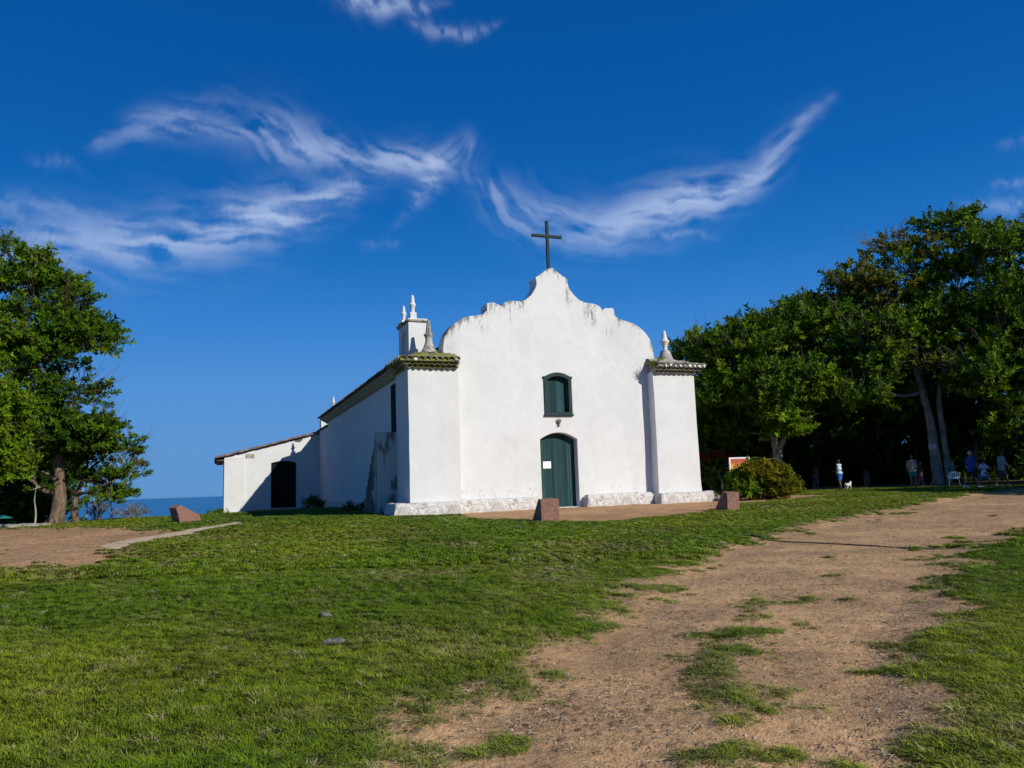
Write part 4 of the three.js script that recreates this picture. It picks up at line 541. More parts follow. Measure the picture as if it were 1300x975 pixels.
// ---- clipped bush and small plants
function bush(name, label, base, lobesL, per, pal, spray, n, seed, leaf = 1, clump = .3) { return makeTree(name, label, 'bush', base, { noTwigs: true, seed, per, clump, leaf, spray, trunks: [{ p: [[0, -.1, 0], [.03, .25, 0], [0, .5, .02]], r0: .05, r1: .02 }, { p: [[.2, -.1, .05], [.24, .2, 0], [.35, .5, .02]], r0: .04, r1: .02 }], lobes: lobesL.map((l) => ({ c: l[0], r: l[1], n: l[2] || n, pal: l[3] || pal, fill: true })) }); }
{ const b = gAt(967, 633, 32.5); bush('round_bush', 'rounded yellow-green bush with arching stems in front of the information board', b, [[[-.5, .6, 0], [.75, .6, .6], 60, 'mid'], [[.45, .65, 0], [.75, .65, .6], 64, 'gold'], [[0, 1.05, 0], [.8, .5, .6], 60, 'gold'], [[-.85, .3, .1], [.5, .3, .5], 26, 'mid'], [[.8, .3, .1], [.5, .35, .5], 28, 'gold']], 26, 'gold', spraySmall, 30, 551, 1.15, .22); 
  const t = scene.children[scene.children.length - 1], stemM = std({ color: lin(.2, .2, .07) }); for (const [x, h, w, z] of [[-.1, 1.75, .55, 0], [.6, 1.68, .5, .1], [-.5, 1.5, .6, .2]]) part(t, 'arching_stem', tube([V(x - w, .9, z), V(x - w * .5, h * .96, z), V(x, h, z), V(x + w * .6, h * .92, z), V(x + w, 1.2, z)], .012, .008, 10, 5), stemM); }
{ const b = gAt(915, 620, 46.5); makeTree('red_flowering_shrub', 'shrub with red blossoms in the shade beside the church tower', 'shrub', b, { noTwigs: true, seed: 561, per: 20, clump: .4, leaf: .8, spray: sprayMid, trunks: [{ p: [[0, -.2, 0], [.1, .7, 0], [-.2, 1.5, 0]], r0: .06, r1: .03 }], lobes: [{ c: [-.2, 1.5, 0], r: [1.4, .9, .8], n: 26, pal: 'deep', fill: true }] });
  const t = scene.children[scene.children.length - 1], r = rng(562), l = []; for (let k = 0; k < 9; k++) { const c = V((r() - .5) * 2.8, 2.05 + (r() - .4) * .5, .5 + r() * .4); for (let i = 0; i < 12; i++) l.push({ p: c.clone().add(V((r() - .5) * .42, (r() - .5) * .22, (r() - .5) * .3)), d: V(r() - .5, .6, r() - .5).normalize(), a: r() * 6, s: .8 + r() * .5, c: lin(.36, .010, .025) }); } leaves(t, l, spraySmall, leafMat, 'blossoms'); }
{ const c = (u, w) => { const p = V(u, 0, w).applyAxisAngle(UPV, YAW).add(church.position); p.y = groundY(p.x, p.z) - .02; return p; };
  [[-6.6, -25.2, .6, 'dark weeds growing in the corner between nave and annex'], [-6.5, -22.5, .3, 'low dark weeds at the foot of the nave wall'], [-6.45, -8.6, .22, 'small dark weeds below the outside stair']].forEach(([u, w, h, label], i) => makeTree('weeds', label, 'weeds', c(u, w), { noTwigs: true, seed: 571 + i, per: 10, clump: .18, leaf: 1.1, spray: spraySmall, trunks: [{ p: [[0, -.1, 0], [.03, .2, 0], [.05, h * .7, 0]], r0: .015, r1: .008 }], lobes: [{ c: [0, h * .5, 0], r: [.6, h * .6, .5], n: 12, pal: 'deep', fill: true }] }));
  { const b = gAt(279, 652, 51.3); makeTree('weeds', 'small bright shrub at the corner of the annex', 'weeds', b, { noTwigs: true, seed: 579, per: 14, clump: .25, leaf: 1.1, spray: spraySmall, trunks: [{ p: [[0, -.1, 0], [.03, .2, 0], [.05, .4, 0]], r0: .015, r1: .008 }], lobes: [{ c: [0, .25, 0], r: [.45, .28, .4], n: 12, pal: 'mid', fill: true }] }); }
  // grass tuft growing on the right cornice and tufts on the left one
  const tuft = (parent, x, y, z, h, n, seed) => { const r = rng(seed), g = []; for (let i = 0; i < n; i++) { const a = r() * 6.28, l = h * (.5 + r() * .6), q = r() * .14, o = V(x + Math.cos(a) * q, y, z + Math.sin(a) * q), e = V(o.x + Math.cos(a) * l * .6, y + l * .8, o.z + Math.sin(a) * l * .6); g.push(tube([o, o.clone().lerp(e, .55).add(V(0, l * .22, 0)), e], .008, .003, 3, 3)); } part(parent, 'grass_tuft', merge(g), std({ color: lin(.17, .19, .03) })); };
  tuft(church, 4.22, Y(4.66), .62, .42, 60, 581); tuft(church, 4.05, Y(4.6), .60, .35, 30, 582); tuft(church, 4.9, Y(5.0), -.1, .3, 40, 583); tuft(church, -4.9, Y(5.0), -.1, .22, 40, 584); tuft(church, -5.6, Y(4.95), .1, .16, 30, 585);
}

// ------------------------------------------------------------------ wedge-shaped stone bollards
const stoneMap = tex(512, 512, (u, v) => { const a = tfbm(u, v, 5, 601, 4), b = tfbm(u, v, 30, 602, 3); return mix3([.20, .095, .07], [.30, .165, .12], a).map((q) => q * lerp(.65, 1.25, b)); }, true);
M.stone = std({ map: rep(stoneMap, 1.3, 1.3), bumpMap: rep(plasterBump, 3, 3), bumpScale: .03, roughness: .85 });
function wedge(prof, w, seed) { const s = new THREE.Shape(prof.map((q) => new THREE.Vector2(...q))); let g = new THREE.ExtrudeGeometry(s, { depth: w, bevelEnabled: true, bevelSize: .03, bevelThickness: .03, bevelSegments: 2, steps: 6 }); g.translate(0, 0, -w / 2); g.rotateY(-Math.PI / 2); const p = g.attributes.position; for (let i = 0; i < p.count; i++) { const x = p.getX(i), y = p.getY(i), z = p.getZ(i); p.setXYZ(i, x + (fbm(y * 5 + seed, z * 5, 611, 2) - .5) * .05, y + (fbm(x * 5 + seed, z * 5, 612, 2) - .5) * .05, z + (fbm(x * 5, y * 5 + seed, 613, 2) - .5) * .05); } g.computeVertexNormals(); return boxUV(toCreasedNormals(g, .5)); }
{ const g1 = wedge([[0, -.12], [0, .60], [-.14, .62], [-.72, -.12]].reverse(), .52, 1), g2 = wedge([[0, -.12], [.01, .53], [-.18, .56], [-.72, -.12]].reverse(), .42, 2), g3 = wedge([[0, -.12], [.20, .52], [.05, .60], [-.70, .24], [-.85, -.12]].reverse(), .60, 3);
  const b1 = onGround(699, 662); b1.y = groundY(b1.x, b1.z); const m1 = top('stone_bollard', g1, M.stone, 'reddish brown stone block with sloping back in front of the church door', 'bollard', 'stone bollards'); m1.position.copy(b1); m1.rotation.y = YAW + .04;
  const b2 = onGround(931, 648); b2.y = groundY(b2.x, b2.z); const m2 = top('stone_bollard', g2, M.stone, 'reddish stone block with sloping back beside the round bush', 'bollard', 'stone bollards'); m2.position.copy(b2); m2.rotation.y = YAW + .02;
  const b3 = gAt(226, 665, 32); b3.y = groundY(b3.x, b3.z); const m3 = top('stone_bollard', g3, M.stone, 'tilted reddish stone block on the grass beside the pale path', 'bollard', 'stone bollards'); m3.position.copy(b3); m3.rotation.y = -.75; m3.scale.set(1, 1.12, 1); }
M.slate = std({ color: lin(.55, .58, .52), map: rep(grayMap, 3, 3), roughness: .9 });
{ // flat stones in the lawn
  const f = (px, py, w, d, label) => { const b = onGround(px, py); const g = new THREE.IcosahedronGeometry(1, 2); const p = g.attributes.position; for (let i = 0; i < p.count; i++) { const k = 1 + (fbm(p.getX(i) * 2 + px, p.getZ(i) * 2 + p.getY(i), 621, 2) - .5) * .5; p.setXYZ(i, p.getX(i) * w * k, p.getY(i) * .035 * k, p.getZ(i) * d * k); } g.computeVertexNormals(); const m = top('flat_stone', boxUV(g), M.slate, label, 'stone'); m.position.set(b.x, groundY(b.x, b.z) + .022, b.z); m.rotation.set(.05, px, -.08); };
  f(424, 818, .115, .06, 'flat grey stone lying in the open lawn'); f(414, 784, .10, .05, 'smaller half buried grey stone behind the flat one in the lawn'); }
{ // cable lying across the track
  const px = [[930, 678], [965, 682], [1000, 684.5], [1050, 686.5], [1100, 689], [1150, 692], [1190, 693.5], [1215, 693], [1245, 689]]; const pts = px.map((q) => { const p = onGround(...q); p.y = groundY(p.x, p.z) + .012; return p; });
  const fine = new THREE.CatmullRomCurve3(pts).getPoints(60).map((p) => V(p.x, groundY(p.x, p.z) + .006, p.z)); const g = tube(fine, .012, .012, 160, 7); top('cable', g, std({ color: lin(.03, .025, .022), roughness: .7 }), 'thin dark cable lying across the sandy track', 'cable'); }

// ------------------------------------------------------------------ information board, tree board, chair, parasol
{ const b = gAt(941, 620, 35.5), t = thing('information_board', 'orange and yellow information board in a white frame behind the round bush', 'sign', b, .2); const wm = std({ color: lin(.72, .72, .74), roughness: .5 });
  const H = 1.42; for (const x of [-.47, .47]) part(t, 'post', box(x - .035, x + .035, -.15, H + .42, -.03, .03, .008), wm);
  part(t, 'frame', box(-.435, .435, H + .35, H + .42, -.025, .025, .006), wm); part(t, 'frame', box(-.435, .435, H - .55, H - .49, -.025, .025, .006), wm);
  const cv = document.createElement('canvas'); cv.width = 256; cv.height = 256; const c = cv.getContext('2d'); c.fillStyle = '#c8761c'; c.fillRect(0, 0, 256, 256); c.fillStyle = '#a8481c'; c.fillRect(0, 0, 256, 60); c.fillStyle = '#d9a02c'; c.fillRect(0, 86, 256, 60); c.fillStyle = '#8a5a18'; for (let i = 0; i < 9; i++) c.fillRect(20 + (i * 37) % 60, 150 + i * 9, 120 + (i * 29) % 60, 4); c.fillRect(130, 110, 16, 30); c.fillRect(170, 96, 10, 44);
  const tx = new THREE.CanvasTexture(cv); tx.colorSpace = THREE.SRGBColorSpace; const pg = new THREE.BoxGeometry(.87, .84, .02); part(t, 'panel', pg.translate(0, H - .07, 0), std({ map: tx, roughness: .5 })); }
{ const p = atDepth(1184, 567, 44.45); const m = top('tree_board', box(-.24, .24, -.16, .16, -.012, .012, .006), std({ color: lin(.5, .5, .5), roughness: .7 }), 'pale rectangular board nailed to the twin-stemmed tree', 'sign'); m.position.copy(p); m.rotation.set(-.02, .1, .07); }
{ const b = gAt(1212, 615, 43.2), t = thing('plastic_chair', 'white plastic armchair on the grass beside the twin-stemmed tree', 'chair', b, -.5); const pm = std({ color: lin(.75, .76, .78), roughness: .35 });
  part(t, 'seat', (() => { const g = new RoundedBoxGeometry(.46, .03, .44, 3, .012); const p = g.attributes.position; for (let i = 0; i < p.count; i++) p.setY(i, p.getY(i) + .43 - .02 * (1 - (p.getX(i) / .23) ** 2)); g.computeVertexNormals(); return g; })(), pm);
  for (const [x, z] of [[-1, 1], [1, 1], [-1, -1], [1, -1]]) part(t, 'leg', tube([V(x * .27, 0, z * .25), V(x * .24, .22, z * .22), V(x * .22, .44, z * .2)], .026, .022, 4, 8), pm);
  const bs = new THREE.Shape(); bs.moveTo(-.23, 0); bs.lineTo(.23, 0); bs.lineTo(.21, .34); bs.quadraticCurveTo(0, .46, -.21, .34); bs.closePath(); for (let i = 0; i < 4; i++) { const h = new THREE.Path(), x = -.165 + i * .09; h.moveTo(x, .08); h.lineTo(x + .05, .08); h.lineTo(x + .05, .31); h.lineTo(x, .31); h.closePath(); bs.holes.push(h); }
  part(t, 'backrest', new THREE.ExtrudeGeometry(bs, { depth: .02, bevelEnabled: true, bevelSize: .006, bevelThickness: .006, bevelSegments: 1 }).rotateX(-.18).translate(0, .43, -.21), pm);
  for (const s of [-1, 1]) part(t, 'armrest', tube([V(s * .24, .70, -.26), V(s * .27, .67, -.05), V(s * .28, .66, .16), V(s * .27, .58, .24), V(s * .25, .40, .23)], .022, .022, 10, 8), pm); }
{ const b = gAt(-2, 664, 38.5), t = thing('parasol', 'teal parasol in the shade under the bright green tree', 'parasol', b); const cm = std({ color: lin(.01, .16, .17), roughness: .8 }); const n = 8, pos = [], idx = []; pos.push(0, .62, 0); for (let k = 1; k <= 4; k++) for (let i = 0; i < n * 4; i++) { const a = i / (n * 4) * 6.283, sc = 1 - .06 * (1 - Math.cos(a * n)) / 2 * k / 4; pos.push(Math.cos(a) * .62 * k / 4 * sc, .62 - .17 * Math.pow(k / 4, 1.6), Math.sin(a) * .62 * k / 4 * sc); } const m = n * 4; for (let i = 0; i < m; i++) idx.push(0, 1 + (i + 1) % m, 1 + i); for (let k = 0; k < 3; k++) for (let i = 0; i < m; i++) { const a = 1 + k * m + i, bb = 1 + k * m + (i + 1) % m; idx.push(a, bb, a + m, bb, bb + m, a + m); } const g = new THREE.BufferGeometry(); g.setAttribute('position', new THREE.Float32BufferAttribute(pos, 3)); g.setIndex(idx); g.computeVertexNormals(); part(t, 'canopy', g, cm); part(t, 'pole', tube([V(0, -.1, 0), V(0, .3, 0), V(0, .66, 0)], .016, .014, 3, 8), std({ color: lin(.4, .4, .4) })); for (let i = 0; i < 8; i++) { const a = i * Math.PI / 4; part(t, 'rib', tube([V(0, .605, 0), V(Math.cos(a) * .3, .55, Math.sin(a) * .3), V(Math.cos(a) * .6, .44, Math.sin(a) * .6)], .005, .004, 4, 4), std({ color: lin(.3, .3, .3) })); } }
{ const b = gAt(15, 668, 37); const g = new THREE.BoxGeometry(3.2, .26, .6, 40, 4, 6); const p = g.attributes.position; for (let i = 0; i < p.count; i++) { const x = p.getX(i), y = p.getY(i), z = p.getZ(i); p.setXYZ(i, x, y + (fbm(x * 3, z * 3, 631, 3) - .5) * .1, z + (fbm(x * 2.5, y * 4, 632, 2) - .5) * .15); } g.computeVertexNormals(); const m = top('stone_kerb', boxUV(g), M.weather, 'low rough grey stone kerb under the left trees', 'kerb'); m.position.copy(b); m.position.y += .05; }

// ------------------------------------------------------------------ people: one continuous body surface each, clothes over it
function surfaceNets(f, lo, hi, h) { // smooth mesh of the zero level of f
  const n = [0, 1, 2].map((k) => Math.ceil((hi[k] - lo[k]) / h) + 1), [nx, ny, nz] = n, F0 = new Float32Array(nx * ny * nz), id = new Int32Array(nx * ny * nz).fill(-1), pos = [], idx = []; let o = 0;
  for (let k = 0; k < nz; k++) for (let j = 0; j < ny; j++) for (let i = 0; i < nx; i++) F0[o++] = f(lo[0] + i * h, lo[1] + j * h, lo[2] + k * h);
  const at = (i, j, k) => (k * ny + j) * nx + i;
  for (let k = 0; k < nz - 1; k++) for (let j = 0; j < ny - 1; j++) for (let i = 0; i < nx - 1; i++) { let c = 0, x = 0, y = 0, z = 0, m = 0; const v = []; for (let q = 0; q < 8; q++) { const w = F0[at(i + (q & 1), j + ((q >> 1) & 1), k + (q >> 2))]; v.push(w); if (w < 0) m++; } if (m === 0 || m === 8) continue; for (let a = 0; a < 8; a++) for (let e = 0; e < 3; e++) { const b = a | (1 << e); if (b === a) continue; if ((v[a] < 0) !== (v[b] < 0)) { const t = v[a] / (v[a] - v[b]); x += (a & 1) + (e === 0 ? t : 0); y += ((a >> 1) & 1) + (e === 1 ? t : 0); z += (a >> 2) + (e === 2 ? t : 0); c++; } } id[at(i, j, k)] = pos.length / 3; pos.push(lo[0] + (i + x / c) * h, lo[1] + (j + y / c) * h, lo[2] + (k + z / c) * h); }
  for (let k = 1; k < nz - 1; k++) for (let j = 1; j < ny - 1; j++) for (let i = 1; i < nx - 1; i++) { const s = F0[at(i, j, k)] < 0; const quad = (a, b, c, d, flip) => { if (flip) idx.push(a, b, c, a, c, d); else idx.push(a, c, b, a, d, c); }; if (s !== (F0[at(i + 1, j, k)] < 0)) quad(id[at(i, j - 1, k - 1)], id[at(i, j, k - 1)], id[at(i, j, k)], id[at(i, j - 1, k)], s); if (s !== (F0[at(i, j + 1, k)] < 0)) quad(id[at(i - 1, j, k - 1)], id[at(i - 1, j, k)], id[at(i, j, k)], id[at(i, j, k - 1)], s); if (s !== (F0[at(i, j, k + 1)] < 0)) quad(id[at(i - 1, j - 1, k)], id[at(i, j - 1, k)], id[at(i, j, k)], id[at(i - 1, j, k)], s); }
  const g = new THREE.BufferGeometry(); g.setAttribute('position', new THREE.Float32BufferAttribute(pos, 3)); g.setIndex(idx); g.computeVertexNormals(); return g;
}
const capsule = (p, a, b, ra, rb) => { const bx = b[0] - a[0], by = b[1] - a[1], bz = b[2] - a[2], px = p[0] - a[0], py = p[1] - a[1], pz = p[2] - a[2], t = clamp((px * bx + py * by + pz * bz) / (bx * bx + by * by + bz * bz + 1e-9)); return Math.hypot(px - bx * t, py - by * t, pz - bz * t) - lerp(ra, rb, t); };
function field(bones, k) { return (x, y, z) => { let d = 9; const p = [x, y, z]; for (const b of bones) { let e = b.length === 3 ? Math.hypot((x - b[0][0]) / b[1][0], (y - b[0][1]) / b[1][1], (z - b[0][2]) / b[1][2]) - 1 : capsule(p, b[0], b[1], b[2], b[3]); if (b.length === 3) e *= Math.min(...b[1]); const h = Math.max(k - Math.abs(d - e), 0) / k; d = Math.min(d, e) - h * h * k * .25; } return d; }; }
const bounds = (bones, m = .06) => { const lo = [9, 9, 9], hi = [-9, -9, -9]; for (const b of bones) { const pts = b.length === 3 ? [[b[0], Math.max(...b[1])]] : [[b[0], b[2]], [b[1], b[3]]]; for (const [p, r] of pts) for (let k = 0; k < 3; k++) { lo[k] = Math.min(lo[k], p[k] - r - m); hi[k] = Math.max(hi[k], p[k] + r + m); } } return [lo, hi]; };
/** figure facing +x; o: height, stride, arms [left, right] = [swing, elbow], shirt/short colours */
function person(label, base, turn, o, group) {
  const t = thing('person', label, 'person', base, turn, group), H = o.h, s = H / 1.75, st = o.stride ?? .22, skin = std({ color: lin(...o.skin), roughness: .6 });
  const hip = .90 * s, sh = 1.43 * s, lean = (o.lean || 0) * s;
  const J = { pel: [0, hip, 0], chest: [.02 * s + lean * .6, 1.22 * s, 0], neck: [.01 + lean, 1.48 * s, 0], head: [.03 * s + lean * 1.15, 1.635 * s, 0] };
  const legs = [], arms = [], hands = [];
  for (const sd of [-1, 1]) {
    const ph = sd * st, hz = sd * .09 * s, hipJ = [0, hip - .02, hz], knee = [ph * .55 + .03, .49 * s, hz], ank = [ph * 1.0 - (ph < 0 ? .1 : -.02), (ph < 0 && st > .1 ? .12 : .075) * s, hz], toe = [ank[0] + .17 * s, ank[1] - (ph < 0 && st > .1 ? .075 : .045) * s, hz * 1.15];
    legs.push([hipJ, knee, .088 * s, .056 * s], [knee, ank, .058 * s, .036 * s], [[ank[0] - .04 * s, ank[1] - .03 * s, hz], toe, .038 * s, .028 * s]);
    const [sw, eb, outw = .04] = o.arms[(sd + 1) / 2], S = [lean * .9, sh - .03, sd * .185 * s], E = [S[0] + Math.sin(sw) * .29 * s, S[1] - Math.cos(sw) * .29 * s, S[2] + sd * outw], a2 = sw + eb, W = [E[0] + Math.sin(a2) * .25 * s, E[1] - Math.cos(a2) * .25 * s, E[2] - sd * .02];
    arms.push([S, E, .048 * s, .038 * s], [E, W, .038 * s, .027 * s]); hands.push([W, a2, sd]);
  }
  const torso = [[[0, hip + .02, -.06 * s], [0, hip + .02, .06 * s], .115 * s, .115 * s], [[0, hip + .05, 0], J.chest, .12 * s, .125 * s], [[J.chest[0], J.chest[1], -.07 * s], [J.chest[0], J.chest[1] + .02, .07 * s], .105 * s, .105 * s], [[lean * .9, sh, -.15 * s], [lean * .9, sh, .15 * s], .058 * s, .058 * s], [[lean * .9, sh, 0], J.head, .06 * s, .05 * s]];
  const head = [[J.head, [.098 * s, .118 * s, .076 * s], 1], [[J.head[0] + .03 * s, J.head[1] - .055 * s, 0], [J.head[0] + .05 * s, J.head[1] - .085 * s, 0], .05 * s, .032 * s], [[J.head[0] + .09 * s, J.head[1] + .01 * s, 0], [J.head[0] + .112 * s, J.head[1] - .02 * s, 0], .012 * s, .016 * s], [[J.head[0] - .005, J.head[1] - .01, .074 * s], [J.head[0] - .005, J.head[1] + .03 * s, .078 * s], .014 * s, .014 * s], [[J.head[0] - .005, J.head[1] - .01, -.074 * s], [J.head[0] - .005, J.head[1] + .03 * s, -.078 * s], .014 * s, .014 * s]];
  const palm = [], fing = []; for (const [W, a, sd] of hands) { const d = [Math.sin(a), -Math.cos(a), 0], P = (l, x, z) => [W[0] + d[0] * l * s - d[1] * x * s, W[1] + d[1] * l * s + d[0] * x * s, W[2] + z * s]; palm.push([P(0, 0, 0), P(.07, 0, 0), .026 * s, .03 * s]); [[-.027, .070], [-.009, .082], [.009, .077], [.027, .060]].forEach(([x, l]) => { fing.push(tube([V(...P(.075, x, 0)), V(...P(.075 + l * .55, x, -sd * .012)), V(...P(.075 + l, x * .9, -sd * .034))], .0085 * s, .0065 * s, 4, 6)); }); fing.push(tube([V(...P(.02, .02, -sd * .01)), V(...P(.05, .045, -sd * .02)), V(...P(.085, .048, -sd * .03))], .0105 * s, .008 * s, 4, 6)); }
  const all = [...torso, ...legs, ...arms, ...palm, ...head]; const [lo, hi] = bounds(all); let bg = surfaceNets(field(all, .035), lo, hi, .02); bg = bg.toNonIndexed(); bg.computeVertexNormals(); bg = mergeVertices((bg.deleteAttribute('normal'), bg), 1e-4); bg.computeVertexNormals();
  const strip2 = (g) => { const q = g.index ? g.toNonIndexed() : g; q.deleteAttribute('uv'); return q; };
  // eyes and mouth as small forms in the same surface
  const face = []; for (const z of [-.03, .03]) face.push(new THREE.SphereGeometry(.0115 * s, 8, 6).translate(J.head[0] + .088 * s, J.head[1] + .012 * s, z * s)); face.push(new THREE.SphereGeometry(.5, 8, 6).scale(.012 * s, .012 * s, .045 * s).translate(J.head[0] + .094 * s, J.head[1] - .055 * s, 0));
  part(t, 'body', mergeGeometries([strip2(bg), ...fing.map(strip2)]), skin); part(t, 'facial_features', merge(face.map((g) => (g.deleteAttribute('uv'), g))), std({ color: lin(.07, .03, .025), roughness: .5 }));
  const cloth = (name, bones, col, inflate, cut) => { const f0 = field(bones, .05), [l, h2] = bounds(bones, .09); const g = surfaceNets((x, y, z) => Math.max(f0(x, y, z) - inflate * s, ...(cut || []).map((c) => c(x, y, z))), l, h2, .02); part(t, name, g, std({ color: lin(...col), roughness: .9 })); };
  const hem = o.hem ?? .80, sl = o.sleeve ?? .5, arm2 = arms.map((a, i) => (i % 2 === 0 ? [a[0], sl >= .5 ? a[1] : [lerp(a[0][0], a[1][0], sl * 2), lerp(a[0][1], a[1][1], sl * 2), lerp(a[0][2], a[1][2], sl * 2)], a[2], a[3] + .008] : null)).filter(Boolean), arm3 = sl > .6 ? arms.filter((a, i) => i % 2 === 1) : [];
  cloth(o.dress ? 'dress' : 'shirt', [...torso.slice(0, 4), [[0, hip + .05, -.03 * s], [0, hem * s, -.05 * s], .12 * s, .14 * s], [[0, hip + .05, .03 * s], [0, hem * s, .05 * s], .12 * s, .14 * s], ...(sl > 0 ? arm2 : []), ...arm3], o.shirt, .018, [(x, y) => hem * s - y, (x, y) => y - 1.50 * s]);
  if (o.print) { const g = new THREE.SphereGeometry(.5, 12, 8).scale(.02, .16 * s, .15 * s).translate(-.135 * s, 1.1 * s, .02); part(t, 'shirt_print', g, std({ color: lin(...o.print), roughness: .9 })); }
  if (o.shorts) { const lg = legs.filter((l, i) => i % 3 === 0), lg2 = o.trousers ? legs.filter((l, i) => i % 3 === 1) : []; const y0 = o.trousers ? .09 * s : (o.shortsHem ?? .52) * s; cloth(o.trousers ? 'trousers' : 'shorts', [torso[0], ...lg.map((l) => [l[0], l[1], l[2] + .012, l[3] + .022]), ...lg2], o.shorts, .014, [(x, y) => y0 - y, (x, y) => y - 1.0 * s]); }
  { const hb = [[[J.head[0] - .012 * s, J.head[1] + .022 * s, 0], [.103 * s, .116 * s, .084 * s], 1], ...(o.long ? [[[J.head[0] - .06 * s, J.head[1], 0], [J.head[0] - .08 * s, J.head[1] - .2 * s, 0], .07 * s, .05 * s]] : [])]; const f0 = field(hb, .03), [l, h2] = bounds(hb, .05); part(t, 'hair', surfaceNets((x, y, z) => Math.max(f0(x, y, z), Math.min(x - J.head[0] - .045 * s, (J.head[1] + .075 * s) - y)), l, h2, .012), std({ color: lin(...(o.hair || [.015, .012, .01])), roughness: .7 })); }
  for (const k of [2, 5]) { const a = legs[k]; part(t, 'shoe', surfaceNets(field([[a[0], [a[1][0] + .02, a[1][1], a[1][2]], a[2] + .008, a[3] + .012]], .02), ...bounds([[a[0], [a[1][0] + .02, a[1][1], a[1][2]], a[2], a[3]]], .06), .016), std({ color: lin(...(o.shoe || [.2, .19, .18])), roughness: .7 })); }
  return t;
}
const BR = [.20, .105, .06], DK = [.07, .038, .025];
const foot = (px, z) => { const p = atDepth(px, 617, z); p.y = groundY(p.x, p.z) + .005; return p; };
person('person in a blue polo shirt and dark shorts walking past the plastic chair', foot(1235, 38.6), .0, { h: 1.76, stride: .24, arms: [[-.35, .9], [.25, .35]], shirt: [.015, .06, .36], shorts: [.012, .012, .016], skin: [.26, .14, .085], hem: .78, hair: [.35, .33, .3], shoe: [.6, .6, .58] });
person('child in a white shirt with a blue print walking behind the person in blue', foot(1251, 39.2), .1, { h: 1.34, stride: .26, arms: [[-.5, .3, .1], [.6, .5, .12]], shirt: [.55, .56, .72], shorts: [.09, .12, .4], skin: BR, hem: .70, sleeve: .35, print: [.03, .05, .2], long: true });
person('person in a grey sweater and short trousers walking towards the track', foot(1274, 39), .05, { h: 1.72, stride: .2, arms: [[.05, .25], [.2, .9]], shirt: [.30, .32, .30], shorts: [.10, .085, .07], skin: BR, hem: .80, sleeve: 1, lean: .02 });
person('person in a pale sleeveless top and blue shorts standing under the trees', foot(1067, 44.5), 2.2, { h: 1.66, stride: .04, arms: [[.1, 1.3], [.1, 1.4]], shirt: [.42, .52, .66], shorts: [.02, .10, .36], skin: DK, hem: .92, sleeve: 0, print: [.3, .06, .08] });
person('tall person in a beige shirt and teal shorts left of the twin-stemmed tree', foot(1160, 44.3), 1.2, { h: 1.74, stride: .05, arms: [[.1, .3], [-.1, .3]], shirt: [.33, .28, .24], shorts: [.03, .22, .26], skin: BR, hem: .86, shortsHem: .62 });
person('shorter person in a dark top and pink shorts beside the person in teal shorts', foot(1170, 44.6), -.4, { h: 1.45, stride: .08, arms: [[-.6, 1.5, .12], [-.5, 1.5, .14]], shirt: [.07, .045, .05], shorts: [.34, .14, .15], skin: [.3, .17, .12], hem: .92, long: true });
person('person in a light grey shirt standing behind the plastic chair', foot(1209, 47), -1.4, { h: 1.66, stride: .04, arms: [[.1, .2], [.1, .2]], shirt: [.34, .36, .38], shorts: [.05, .07, .11], trousers: true, skin: BR, hem: .88 });
{ const b = foot(1076.5, 43.9), g = []; const body = [[[-.16, .25, 0], [.16, .27, 0], .085, .095], [[.16, .28, 0], [.25, .37, 0], .065, .06], [[.25, .38, 0], [.33, .36, 0], .058, .028], [[-.18, .28, 0], [-.27, .38, 0], .02, .012], [[.25, .42, .04], [.24, .46, .05], .018, .01], [[.25, .42, -.04], [.24, .46, -.05], .018, .01]]; for (const z of [-.055, .055]) { body.push([[.15, .22, z], [.16, .12, z], .04, .024], [[.16, .12, z], [.155, .02, z], .022, .02], [[.155, .015, z], [.18, .012, z], .02, .018], [[-.14, .24, z], [-.10, .15, z], .055, .032], [[-.10, .15, z], [-.17, .09, z], .028, .02], [[-.17, .09, z], [-.165, .02, z], .02, .018], [[-.165, .015, z], [-.14, .012, z], .02, .018]); }
  const t = thing('dog', 'small white dog on the grass at the feet of the person in blue shorts', 'dog', b, .6); part(t, 'body', surfaceNets(field(body, .03), ...bounds(body), .012), std({ color: lin(.5, .49, .46), roughness: .95 })); const f = [new THREE.SphereGeometry(.016, 8, 6).translate(.36, .365, 0), new THREE.SphereGeometry(.01, 8, 6).translate(.30, .40, .03), new THREE.SphereGeometry(.01, 8, 6).translate(.30, .40, -.03)]; part(t, 'nose_and_eyes', merge(f), M.dark); }

